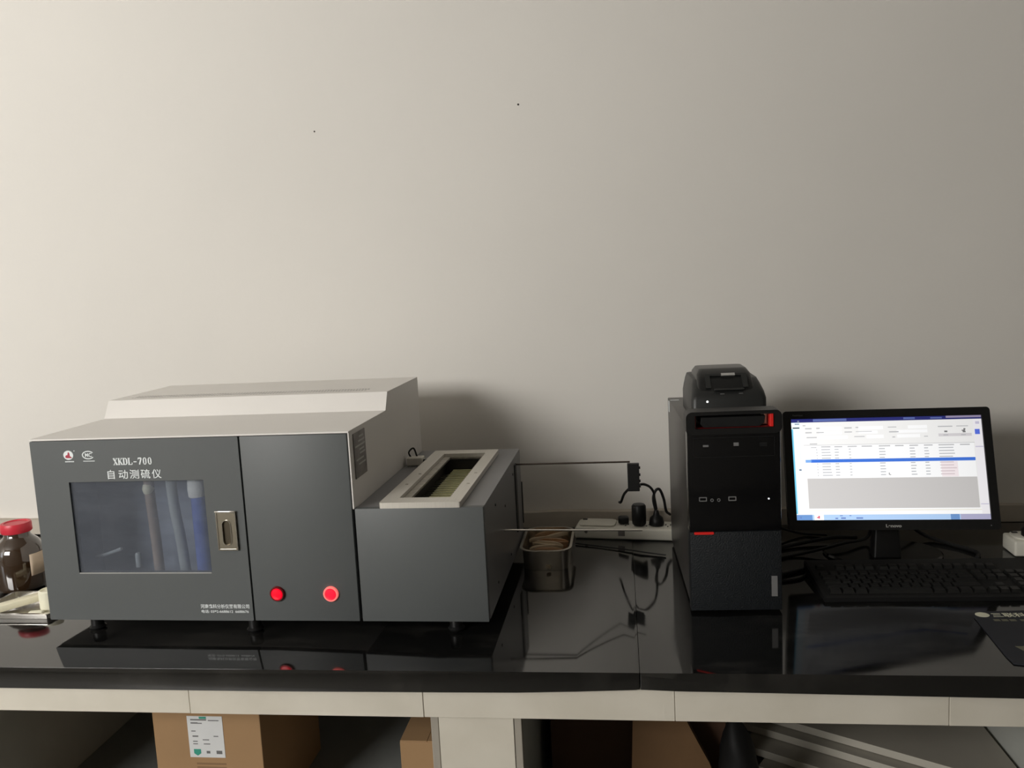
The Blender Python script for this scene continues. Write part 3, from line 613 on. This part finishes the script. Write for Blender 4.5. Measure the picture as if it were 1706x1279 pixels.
# ------------------------------------------------------------------ computer tower
TW = thing('computer_tower', 'black computer tower with red trim, between analyser and monitor', 'computer', (0.114, 1.517, CT), -0.0)
TW.rotation_euler[2] = 0.028
w = 0.163
bm = BM(); add_box(bm, 0.002, w-0.002, 0.032, 0.425, 0.006, 0.341, 0.002); case = obj('case', bm, 'case', TW, 40)
bm = BM(); add_box(bm, 0.010, 0.028, 0.378, 0.380, 0.3411, 0.3415); 
add_box(bm, 0.0085, 0.0105, 0.372, 0.380, 0.3411, 0.3415)
bm.free()
bm = BM(); add_box(bm, 0.0040, 0.0230, 0.380, 0.3845, 0.3410, 0.3415); add_box(bm, 0.0012, 0.0020, 0.384, 0.398, 0.314, 0.3385)
obj('corner_mark', bm, 'white', TW)
bm = BM(); add_prism(bm, [(w, 0.005), (w, 0.1545), (0, 0.1545), (0, 0.005)], 0.0, 0.032, 'y', 0.003); lowb = obj('lower_bezel', bm, 'bezelmesh', TW, 40)
bm = BM(); add_prism(bm, [(w, 0.1552), (w, 0.337), (0, 0.337), (0, 0.1552)], 0.0, 0.032, 'y', 0.002); upb = obj('upper_bezel', bm, 'gloss', TW, 40)
bm = BM()
outer = rrect(-0.002, w+0.002, 0.334, 0.3755, 0.011, 5); inner = rrect(0.0135, w-0.0115, 0.3445, 0.3690, 0.002, 5)
add_ring(bm, outer, inner, -0.004, 0.040, 'y'); hb = obj('handle_frame', bm, 'black', TW, 35)
bm = BM(); add_box(bm, 0.012, w-0.010, 0.034, 0.039, 0.343, 0.370); obj('handle_back', bm, 'gloss', TW)
bm = BM(); add_box(bm, 0.0140, w-0.0122, 0.003, 0.033, 0.3447, 0.3452); add_box(bm, 0.0140, 0.0160, 0.003, 0.033, 0.3452, 0.3685); obj('handle_lining', bm, 'redring', TW)
bm = BM(); add_box(bm, w-0.0185, w-0.0120, -0.0015, 0.028, 0.3450, 0.3688, 0.001); obj('red_trim', bm, 'redtrim', TW)
bm = BM(); add_box(bm, w-0.030, w-0.0190, 0.018, 0.032, 0.3460, 0.3680, 0.001); obj('handle_cheek', bm, 'nickel', TW)
bm = BM(); add_prism(bm, [(0.030, 0.3455), (0.128, 0.3455), (0.136, 0.352), (0.138, 0.364), (0.026, 0.364), (0.024, 0.352)], 0.004, 0.026, 'y', 0.001); obj('grip', bm, 'blackm', TW)
for (xa, xb, za, zb, m_) in ((0.027, 0.037, 0.3115, 0.3150, 'dimsilver'), (0.081, 0.090, 0.3120, 0.3180, 'dimsilver'), (0.126, 0.139, 0.3100, 0.3170, 'blackm')):
    bm = BM(); add_box(bm, xa, xb, -0.0008, 0.0005, za, zb); obj('drive_mark', bm, m_, upb)
bm = BM(); add_ring(bm, rrect(0.010, w-0.010, 0.292, 0.328, 0.002, 2), rrect(0.0108, w-0.0108, 0.2928, 0.3272, 0.002, 2), -0.0012, 0.0005, 'y'); obj('drive_outline', bm, 'blackm', upb)
for x in (0.018, 0.070):
    bm = BM(); add_ring(bm, rrect(x, x+0.014, 0.2115, 0.2195, 0.001, 2), rrect(x+0.0016, x+0.0124, 0.2131, 0.2179, 0.0008, 2), -0.0010, 0.0005, 'y'); obj('usb_port', bm, 'dimsilver', upb)
for x in (0.041, 0.053):
    bm = BM(); add_ring(bm, [(x+0.003*math.cos(t), 0.2135+0.003*math.sin(t)) for t in [2*PI*i/12 for i in range(12)]], [(x+0.0018*math.cos(t), 0.2135+0.0018*math.sin(t)) for t in [2*PI*i/12 for i in range(12)]], -0.001, 0.0005, 'y'); obj('audio_jack', bm, 'dimsilver', upb)
bm = BM(); add_lathe(bm, [(0.0016, 0.0003), (0.0016, -0.0012), (0.0006, -0.0014)], (0.141, 0, 0.2140), 10, ax='y'); obj('status_light', bm, mat('white_status_light', (0.8, 0.8, 0.8), 0.4, emit=(0.9, 0.95, 1), estr=0.6), upb)
bm = BM(); add_prism(bm, rrect(0.008, 0.043, 0.1500, 0.1545, 0.0015, 3), -0.0016, 0.0005, 'y'); obj('red_strip', bm, 'redtrim', lowb)
bm = BM(); add_box(bm, w-0.019, w-0.0085, -0.0010, 0.0035, 0.032, 0.070); obj('sticker', bm, 'nplight' if False else 'dimsilver', lowb)
for (x, y) in ((0.02, 0.05), (0.14, 0.05), (0.02, 0.39), (0.14, 0.39)):
    bm = BM(); add_lathe(bm, [(0.010, 0.0003), (0.010, 0.0058)], (x, y, 0), 12); obj('foot', bm, 'black', TW)

# ------------------------------------------------------------------ receipt printer on the tower
PR = thing('receipt_printer', 'small black receipt printer sitting on top of the computer tower', 'printer', (0.133, 1.64, CT+0.3415), 0.02)
def sect(x0_, x1_, y0_, y1_, z_, r_, n=4): return [(a, b_, z_) for a, b_ in rrect(x0_, x1_, y0_, y1_, r_, n)]
bm = BM()
add_loft(bm, [sect(0.000, 0.142, 0.000, 0.185, 0.000, 0.008), sect(0.000, 0.142, 0.000, 0.185, 0.036, 0.010), sect(0.002, 0.140, 0.008, 0.185, 0.048, 0.012), sect(0.005, 0.136, 0.030, 0.185, 0.062, 0.014), sect(0.008, 0.132, 0.042, 0.183, 0.071, 0.014)])
pb = obj('body', bm, 'printer', PR, 50)
bm = BM()
add_loft(bm, [sect(0.014, 0.122, 0.010, 0.150, 0.046, 0.008), sect(0.014, 0.122, 0.022, 0.150, 0.062, 0.009), sect(0.016, 0.120, 0.045, 0.148, 0.080, 0.010), sect(0.022, 0.114, 0.060, 0.140, 0.089, 0.010), sect(0.028, 0.108, 0.070, 0.130, 0.0900, 0.008)])
pl_ = obj('paper_lid', bm, 'printer2', PR, 50)
# frame band round the lid's window, leaning back with the front of the lid
def slant(a, s_, off=0.0):     # point on the lid's sloping front: a = x, s_ 0..1 up the slope
    y = 0.018+s_*(0.045-0.018); z = 0.056+s_*(0.080-0.056); return (a, y-off, z+off*0.4)
bm = BM()
for (xa, xb, sa, sb, of) in ((0.030, 0.040, 0.0, 1.0, 0.0035), (0.100, 0.110, 0.0, 1.0, 0.0035), (0.040, 0.100, 0.86, 1.0, 0.0035)):
    P1 = [slant(xa, sa, of), slant(xb, sa, of), slant(xb, sb, of), slant(xa, sb, of)]; P2 = [slant(xa, sa, -0.002), slant(xb, sa, -0.002), slant(xb, sb, -0.002), slant(xa, sb, -0.002)]
    add_loft(bm, [P1, P2])
obj('lid_frame', bm, 'printer', PR)
bm = BM(); add_loft(bm, [[slant(0.062, 0.84, 0.006), slant(0.088, 0.84, 0.006), slant(0.088, 1.02, 0.006), slant(0.062, 1.02, 0.006)], [slant(0.062, 0.84, -.001), slant(0.088, 0.84, -.001), slant(0.088, 1.02, -.001), slant(0.062, 1.02, -.001)]]); obj('lid_label', bm, 'silver', PR)
bm = BM(); add_box(bm, 0.044, 0.101, 0.004, 0.020, 0.0530, 0.0560, 0.001); obj('tear_bar', bm, 'printer', PR)
for x in (0.055, 0.090):
    bm = BM(); add_box(bm, x, x+0.009, 0.0065, 0.0100, 0.0432, 0.0470, 0.001); obj('button', bm, 'dimsilver', PR)
bm = BM(); add_lathe(bm, [(0.0022, 0.001), (0.0022, -0.0012), (0.001, -0.0016)], (0.030, 0.0008, 0.0330), 10, ax='y'); obj('power_light', bm, mat('printer_light', (0.9, 0.9, 0.9), 0.4, emit=(1, 1, 1), estr=1.0), PR)

# ------------------------------------------------------------------ monitor
MO = thing('monitor', 'black widescreen monitor showing a data table, right of the tower', 'monitor', (0.545, 1.815, CT))
SCR_W, SCR_H = 0.376, 0.2115
piv = Matrix.Translation((0.541-0.545, 1.793-1.815, 0.201)) @ Matrix.Rotation(math.radians(-1.7), 4, 'Z') @ Matrix.Rotation(math.radians(-17.0), 4, 'X')
def onm(o, m=piv): o.data.transform(m); return o
hw, hh = SCR_W/2, SCR_H/2
bm = BM(); add_ring(bm, rrect(-hw-0.0165, hw+0.0165, -hh-0.0205, hh+0.0165, 0.007, 4), rrect(-hw, hw, -hh, hh, 0.0005, 4), -0.0045, 0.016, 'y'); bez = onm(obj('bezel', bm, 'black', MO, 35))
bm = BM(); add_loft(bm, [[(a, 0.016, b_) for a, b_ in rrect(-hw-0.016, hw+0.016, -hh-0.020, hh+0.016, 0.007, 4)], [(a, 0.026, b_) for a, b_ in rrect(-hw+0.005, hw-0.005, -hh, hh-0.005, 0.010, 4)], [(a, 0.040, b_) for a, b_ in rrect(-0.11, 0.11, -0.07, 0.07, 0.010, 4)]]); onm(obj('back_shell', bm, 'blackm', MO, 35))
S = {}
def sm_(key, c, s=1.0):
    if key not in S: S[key] = screen_mat('screen_'+key, c, s)
    return S[key]
bm = BM(); add_box(bm, -hw, hw, 0.000, 0.004, -hh, hh); scr = onm(obj('screen', bm, sm_('paper', srgb(243, 242, 240)), MO))
ly = [0]
def ui(rects, key, c, layer, name='screen_field', s=1.0):
    bm = BM(); y = -0.0001*layer
    for (u0_, u1_, v0_, v1_) in rects:
        add_poly(bm, [(-hw+u0_*SCR_W, y, hh-v1_*SCR_H), (-hw+u1_*SCR_W, y, hh-v1_*SCR_H), (-hw+u1_*SCR_W, y, hh-v0_*SCR_H), (-hw+u0_*SCR_W, y, hh-v0_*SCR_H)])
    o = obj(name, bm, sm_(key, c, s), scr, fix=False); onm(o)
    if len(rects) > 1: o['kind'] = 'stuff'       # print-like marks, joined
    return o
ui([(0, 1, 0, .035)], 'navy', srgb(38, 42, 110), 1, 'title_bar'); ui([(.12, .30, .004, .028), (.60, .66, .006, .024), (.74, .80, .01, .024)], 'bluegrey', srgb(90, 105, 165), 2, 'title_bar_text'); ui([(.82, 1, .0, .020)], 'rose', srgb(150, 140, 170), 2, 'title_bar_buttons')
ui([(.002, .047, .035, .945)], 'skywhite', srgb(236, 250, 255), 1, 'side_list'); ui([(0, .010, .1, .94)], 'cyan', srgb(110, 195, 225), 2, 'side_edge')
ui([(.008, .045, .083, .095)], 'ink', srgb(40, 50, 60), 2, 'side_line'); ui([(.020, .045, .045, .055), (.035, .045, .015, .03), (.03, .043, .50, .515)], 'ink2', srgb(120, 130, 150), 3, 'side_text')
ui([(.956, 1, .035, .945)], 'rightpane', srgb(246, 243, 246), 1, 'right_pane'); ui([(.962, .987, .135, .185)], 'button', srgb(90, 115, 225), 2, 'right_button'); ui([(.958, .998, .30, .31), (.958, .998, .85, .858), (.968, .988, .06, .085)], 'lilac', srgb(205, 200, 220), 2, 'right_pane_marks')
inp = [(.15, .27, .085, .118), (.36, .49, .085, .118), (.62, .72, .085, .118), (.15, .27, .128, .158), (.36, .46, .128, .158), (.56, .72, .128, .158), (.14, .30, .172, .205), (.40, .49, .172, .205), (.56, .68, .172, .205)]
ui(inp, 'white', (1.0, 1.0, 1.0), 2, 'input_boxes')
lab_ = [(.075, .11, .092, .104), (.075, .11, .132, .144), (.08, .135, .182, .192), (.285, .325, .092, .104), (.285, .325, .134, .144), (.335, .39, .182, .190), (.515, .56, .095, .103), (.52, .57, .140, .152), (.535, .55, .192, .202), (.70, .72, .192, .200), (.135, .155, .090, .102), (.135, .175, .134, .144), (.345, .36, .09, .10), (.345, .43, .134, .140), (.095, .135, .247, .257), (.063, .078, .062, .072)]
ui(lab_, 'labelgrey', srgb(190, 190, 192), 3, 'form_labels')
ui([(.775, .85, .098, .108), (.87, .93, .098, .106)], 'tool', srgb(188, 188, 190), 2, 'toolbar_text'); ui([(.775, .945, .172, .200)], 'toolbg', srgb(216, 212, 214), 2, 'toolbar_strip')
ui([(.895, .912, .140, .150), (.900, .915, .150, .165), (.806, .822, .145, .160), (.905, .915, .125, .140)], 'icon', srgb(120, 120, 120), 3, 'toolbar_icons')
ui([(.800, .825, .182, .192), (.89, .915, .182, .192)], 'labelgrey', srgb(190, 190, 192), 3, 'toolbar_icon_text')
ui([(.062, .955, .262, .266)], 'tool', srgb(188, 188, 190), 2, 'table_edge')
ui([(.067, .952, .268, .592)], 'white', (1.0, 1.0, 1.0), 2, 'table')
cols = [(.155, .205), (.225, .268), (.295, .345), (.370, .425), (.460, .520), (.545, .590), (.620, .665), (.695, .740), (.770, .850), (.880, .930)]
ui([(a, b_, .277, .288) for a, b_ in cols]+[(.10, .13, .283, .291)], 'labelgrey', srgb(190, 190, 192), 3, 'table_headings')
rows = []; pink = []
for r_ in range(10):
    v = .305+r_*.0285
    if r_ == 4: continue
    if r_ > 4: v = .305+r_*.0285-.002
    for ci, (a, b_) in enumerate(cols):
        if ci in (2, 3, 5, 9): continue
        wid = {0: .052, 1: .024, 4: .032, 6: .028, 7: .024, 8: .080}.get(ci, .03)
        (pink if (ci == 8 and r_ > 4) else rows).append((a, a+wid*random.uniform(.85, 1.05), v, v+.009))
    rows.append((.128, .133, v, v+.010)); rows.append((.300, .312, v, v+.008))
ui(rows, 'rowgrey', srgb(186, 188, 192), 3, 'table_text'); ui([(.775, .86, .44, .590)], 'blush', srgb(248, 236, 238), 3, 'table_tint'); ui(pink, 'rowpink', srgb(216, 200, 204), 4, 'table_red_text')
ui([(.067, .952, .400, .442)], 'white', (1, 1, 1), 4, 'table_gap'); ui([(.067, .100, .408, .437)], 'blue2', srgb(130, 175, 235), 5, 'highlight_start'); ui([(.095, .952, .406, .438)], 'blue', srgb(66, 118, 218), 5, 'highlight_row')
ui([(.071, .952, .594, .888)], 'midgrey', srgb(201, 198, 196), 2, 'grey_area')
ui([(.067, .960, .888, .900), (.067, .960, .912, .945)], 'white', (1, 1, 1), 3, 'status_bar'); ui([(.067, .960, .902, .910)], 'cream', srgb(244, 240, 226), 3, 'status_line')
ui([(0, 1, .948, 1)], 'task', srgb(178, 208, 244), 3, 'taskbar'); ui([(0, .085, .948, 1)], 'task2', srgb(110, 150, 205), 4, 'taskbar_start'); ui([(.80, .845, .948, 1)], 'task2', srgb(110, 150, 205), 4, 'taskbar_language_bar'); ui([(.850, 1, .948, 1)], 'task3', srgb(178, 176, 206), 4, 'taskbar_tray')
ui([(.095, .145, .946, 1)], 'white', (1, 1, 1), 4, 'taskbar_button'); ui([(.108, .123, .970, .980), (.116, .124, .958, .985)], 'taskred', srgb(215, 90, 110), 5, 'taskbar_icon')
ui([(.02, .028, .965, .985), (.205, .22, .978, .99), (.235, .26, .975, .988), (.23, .245, .955, .962), (.28, .29, .955, .962), (.315, .35, .975, .988)], 'ink3', srgb(105, 130, 190), 5, 'taskbar_text')
ui([(.502, .506, .545, .565), (.505, .513, .562, .568)], 'icon', srgb(120, 120, 120), 5, 'pointer')
onm(text('maker_badge', 'Lenovo', 0.0085, (0, 0, 0), 'silver', MO, bold=0.03, width=0.0300, depth=0.0006), piv @ Matrix.Translation((-0.014, -0.0046, -hh-0.0150)))
onm(text('series_badge', 'ThinkVision', 0.0050, (0, 0, 0), 'dimsilver', MO, width=0.021, depth=0.0004), piv @ Matrix.Translation((-hw+0.003, -0.0046, hh+0.0058)))
bm = BM(); add_lathe(bm, [(0.0012, 0), (0.0012, -0.0006)], (hw-0.002, -0.0046, -hh-0.0120), 8, ax='y'); onm(obj('power_light', bm, 'dimsilver', MO))
bm = BM(); add_loft(bm, [[(a-0.002, b_-0.004, 0.006) for a, b_ in rrect(-0.029, 0.029, -0.012, 0.022, 0.006, 4)], [(a, b_+0.004, 0.060) for a, b_ in rrect(-0.026, 0.026, -0.010, 0.016, 0.006, 4)], [(a, b_+0.014, 0.20) for a, b_ in rrect(-0.026, 0.026, 0.0, 0.016, 0.006, 4)]]); obj('neck', bm, 'black', MO, 35)
bm = BM()
ell = lambda a, b_, z: [(a*math.cos(t), 0.030+b_*math.sin(t), z) for t in [2*PI*i/40 for i in range(40)]]
add_loft(bm, [ell(.120, .088, .0004), ell(.122, .090, .003), ell(.118, .086, .0065), ell(.04, .03, .0085)]); obj('base', bm, 'gloss', MO, 35)

# ------------------------------------------------------------------ keyboard
KB = thing('keyboard', 'black full-size keyboard in front of the monitor', 'keyboard', (0.362, 1.571, CT), 0.012)
bm = BM(); L, D = 0.442, 0.168
add_loft(bm, [[(0, 0, 0.0005), (L, 0, 0.0005), (L, D, 0.0005), (0, D, 0.0005)][::1], [(0, -0.001, 0.009), (L, -0.001, 0.009), (L, D, 0.022), (0, D, 0.022)], [(0.003, 0.003, 0.0115), (L-0.003, 0.003, 0.0115), (L-0.003, D-0.003, 0.0245), (0.003, D-0.003, 0.0245)]])
obj('body', bm, 'blackm', KB)
KM = {}
def key(x, y, wk, dk=0.0168):
    kk = (round(wk, 4), round(dk, 4))
    if kk not in KM:
        bm = BM(); a, d = wk/2-0.0006, dk/2-0.0006
        add_loft(bm, [[(-a, -d, 0), (a, -d, 0), (a, d, 0), (-a, d, 0)], [(-a+.0020, -d+.0022, .0065), (a-.0020, -d+.0022, .0065), (a-.0020, d-.0012, .0065), (-a+.0020, d-.0012, .0065)]])
        o = obj('key', bm, 'key', KB); KM[kk] = o
    else:
        o = KM[kk].copy(); COL.objects.link(o); o.parent = KB
    z = 0.0112+(0.0130)*(y/D); o.location = (x, y, z); o.rotation_euler[0] = math.atan(0.013/D)
    return o
U = 0.0186; kx = 0.012; ys = [0.018+i*0.0186 for i in range(5)]+[0.018+5*0.0186+0.012]
R_ = [[1.25, 1.25, 1.25, 6.25, 1.25, 1.25, 1.25, 1.25], [2.25]+[1]*10+[2.75], [1.75]+[1]*11+[2.25], [1.5]+[1]*12+[1.5], [1]*13+[2]]
for ri, row in enumerate(R_):
    x = kx
    for wk in row: key(x+wk*U/2, ys[ri], wk*U); x += wk*U
x = kx; key(x+U/2, ys[5], U)
for g in range(3):
    for i in range(4): key(kx+(2+g*4.5+i)*U+U/2, ys[5], U)
nx_ = kx+15.25*U
for ri in (0, 3, 4, 5):
    for i in range(3): key(nx_+i*U+U/2, ys[ri], U)
key(nx_+U*1.5, ys[1], U)
npx = kx+18.5*U
for ri in range(5):
    for i in range(4):
        if ri == 0 and i == 0: key(npx+U, ys[0], 2*U); continue
        if ri == 0 and i == 1: continue
        if i == 3 and ri in (1, 3): continue
        if i == 3 and ri in (0, 2): key(npx+3.5*U, (ys[ri]+ys[ri+1])/2, U, 0.0168+0.0186); continue
        key(npx+i*U+U/2, ys[ri], U)
# ------------------------------------------------------------------ mouse pad
MP = thing('mouse_pad', 'navy cloth mouse pad with cream lettering at the right edge, in front of keyboard', 'mouse pad', (0.0, 0, CT))
bm = BM(); add_prism(bm, [(0.607, 1.503), (0.665, 1.440), (0.680, 1.290), (0.900, 1.290), (0.905, 1.555), (0.700, 1.548), (0.618, 1.520)][::-1], 0.0003, 0.0030, 'z', 0.0008)
bm.free()
bm = BM(); add_prism(bm, [(0.592, 1.500), (0.605, 1.520), (0.900, 1.548), (0.918, 1.300), (0.640, 1.284), (0.600, 1.300), (0.590, 1.320)][::-1], 0.0003, 0.0030, 'z', 0.0008)
bm.free()
bm = BM(); add_prism(bm, [(0.596, 1.497), (0.606, 1.520), (0.900, 1.542), (0.918, 1.284), (0.700, 1.284), (0.583, 1.318), (0.5835, 1.345)][::-1], 0.0003, 0.0030, 'z', 0.0008)
obj('cloth', bm, 'pad', MP)
bm = BM(); add_prism(bm, [(0.6125+0.0115*math.cos(t), 1.5055+0.0105*math.sin(t)) for t in [2*PI*i/24 for i in range(24)]], 0.0030, 0.0033, 'z'); obj('logo', bm, 'padprint', MP)
text('lettering', '三联科技', 0.019, (0.628, 1.497, 0.0031), 'padprint', MP, ax='z', bold=0.01, depth=0.0002, rz=0.02)
bm = BM()
for i in range(7): add_box(bm, 0.622+i*0.013+(0.004 if i > 2 else 0), 0.622+i*0.013+0.010+(0.004 if i > 2 else 0), 1.478, 1.486, 0.0030, 0.0032)
o = obj('small_lettering', bm, 'dimprint', MP); o['kind'] = 'stuff'
bm = BM(); add_prism(bm, [(0.611, 1.378), (0.70, 1.378), (0.70, 1.300), (0.632, 1.318)][::-1], 0.0030, 0.0033, 'z'); obj('print_patch', bm, 'dimprint', MP)

# ------------------------------------------------------------------ under the counter
SH = 0.35
def carton(name, label, x0_, x1_, y0_, y1_, h, m_):
    t = thing(name, label, 'box', ((x0_+x1_)/2, (y0_+y1_)/2, SH)); a, d = (x1_-x0_)/2, (y1_-y0_)/2
    bm = BM(); add_box(bm, -a, a, -d, d, 0.0005, h, 0.0015); bd = obj('body', bm, m_, t)
    bm = BM(); add_box(bm, -a+.001, -0.0006, -d+.0005, d-.0005, h, h+0.003); obj('flap', bm, m_, t)
    bm = BM(); add_box(bm, 0.0006, a-.001, -d+.0005, d-.0005, h, h+0.003); obj('flap', bm, m_, t)
    return t
bx = carton('cardboard_box', 'large brown cardboard box with white paper label under the counter, left bay', -0.960, -0.733, 1.50, 1.80, 0.290, 'carton')
off = Vector((-0.8465, 1.65, SH))
def on_box(x, z): return (x-off.x, z+CT-off.z)
a1, b1 = on_box(-0.886, -0.294); a2, b2_ = on_box(-0.8115, -0.2065)
bm = BM(); add_box(bm, a1, a2, -0.1508, -0.1500, b1, b2_); lb = obj('label', bm, 'wpaper', bx)
bm = BM()
for (u0_, u1_, v0_, v1_) in ((.10, .55, .07, .10), (.60, .90, .09, .11), (.10, .30, .15, .18), (.30, .42, .16, .18), (.10, .22, .35, .37), (.12, .28, .47, .50), (.12, .25, .60, .62), (.12, .25, .66, .68), (.40, .58, .56, .58), (.42, .6, .66, .68), (.72, .85, .47, .49)):
    add_box(bm, a1+u0_*(a2-a1), a1+u1_*(a2-a1), -0.1512, -0.1508, b2_-v1_*(b2_-b1), b2_-v0_*(b2_-b1))
obj('label_print', bm, 'grprint', lb)
bm = BM(); add_prism(bm, [(a1+u*(a2-a1), b2_-v*(b2_-b1)) for u, v in ((.12, .80), (.32, .80), (.32, .90), (.22, .96), (.12, .90))], -0.1512, -0.1508, 'y'); add_box(bm, a1+.35*(a2-a1), a1+.55*(a2-a1), -0.1512, -0.1508, b2_-.06*(b2_-b1), b2_-.01*(b2_-b1)); obj('label_green_mark', bm, 'greenprint', lb)
bm = BM(); add_box(bm, a1+.76*(a2-a1), a1+.92*(a2-a1), -0.1512, -0.1508, b2_-.91*(b2_-b1), b2_-.83*(b2_-b1)); add_box(bm, a1+.48*(a2-a1), a1+.58*(a2-a1), -0.1512, -0.1508, b2_-.90*(b2_-b1), b2_-.84*(b2_-b1)); obj('label_grey_mark', bm, 'grprint', lb)
bm = BM(); add_box(bm, a1+0.012, a2, -0.1503, -0.1500, b1-0.016, b1-0.012); add_box(bm, a1+0.012, a2, -0.1503, -0.1500, b1-0.024, b1-0.020); obj('printed_lines', bm, 'cartonprint', bx)
carton('cardboard_box', 'small brown cardboard box beside the tiled pillar, left bay', -0.451, -0.342, 1.50, 1.70, 0.197, 'carton')
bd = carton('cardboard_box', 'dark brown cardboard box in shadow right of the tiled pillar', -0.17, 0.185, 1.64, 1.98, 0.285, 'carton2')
bm = BM(); rings = []
for i in range(9):
    s_ = i/8; z = 0.002+0.222*s_; y = 1.50+0.075*s_+0.010*math.sin(s_*5)
    xa = -0.012+0.012*s_; xb = 0.158-0.012*s_-(0.045*max(0, s_-.55)/.45)
    rings.append([(xa, y, SH+z), (xb, y+0.012, SH+z-0.012*s_), (xb, y+0.034, SH+z-0.012*s_), (xa, y+0.022, SH+z)])
add_loft(bm, rings); o = obj('paper_bag', bm, 'kraft', None, 50); tag(o, 'folded brown kraft paper bag leaning before the dark box', 'bag')
bm = BM(); rings = []
for i in range(10):
    s_ = i/9; r_ = 0.052*(math.sin(PI*min(1, .30+s_*.75)))**0.5 if i < 9 else 0.02
    rings.append([(0.216+0.8*r_*math.cos(t)*(1+.12*math.sin(3*t+i))-.028*s_, 1.555+0.85*r_*math.sin(t)*(1+.1*math.sin(4*t+i*1.3)), SH+0.001+0.245*s_) for t in [2*PI*j/18 for j in range(18)]])
add_loft(bm, rings); o = obj('plastic_bag', bm, 'bag', None, 60); tag(o, 'black plastic bag standing between dark box and pale boards', 'bag')
dd = Vector((math.cos(math.radians(-32)), math.sin(math.radians(-32)), 0)); nn = Vector((math.sin(math.radians(32)), math.cos(math.radians(32)), 0))
names_ = ['lowest pale board of the stack in the right bay', 'second lowest pale board in the right bay stack', 'second highest pale board in the right bay stack', 'topmost pale board in the right bay stack']
def clip(poly, ax, lim):          # keep the side below the limit
    out = []
    for P, Q in zip(poly, poly[1:]+poly[:1]):
        if P[ax] <= lim: out.append(P)
        if (P[ax] <= lim) != (Q[ax] <= lim):
            t = (lim-P[ax])/(Q[ax]-P[ax]); out.append((P[0]+t*(Q[0]-P[0]), P[1]+t*(Q[1]-P[1])))
    return out
dd = Vector((0.857, -0.515)); nn = Vector((0.515, 0.857))
for k, (s0, xl) in enumerate(((1.628, 0.262), (1.662, 0.236), (1.717, 0.228), (1.746, 0.240))):
    t0, t1 = (xl-.515*s0)/.857, -0.085
    c4 = [nn*s0+dd*t0, nn*s0+dd*t1, nn*(s0+.25)+dd*t1, nn*(s0+.25)+dd*t0]
    z_ = SH+0.001+k*0.0180
    bm = BM(); add_prism(bm, clip(clip([tuple(p) for p in c4], 0, 0.748), 1, 2.06), z_, z_+0.0165, 'z', 0.0008)
    o = obj('pale_board', bm, 'board', None); tag(o, names_[k]+', under the counter', 'board', 'pale boards stacked in the right bay')
    o.data.materials.append(MT['boardedge'])
    for p in o.data.polygons:
        if abs(p.normal.z) < 0.5: p.material_index = 1
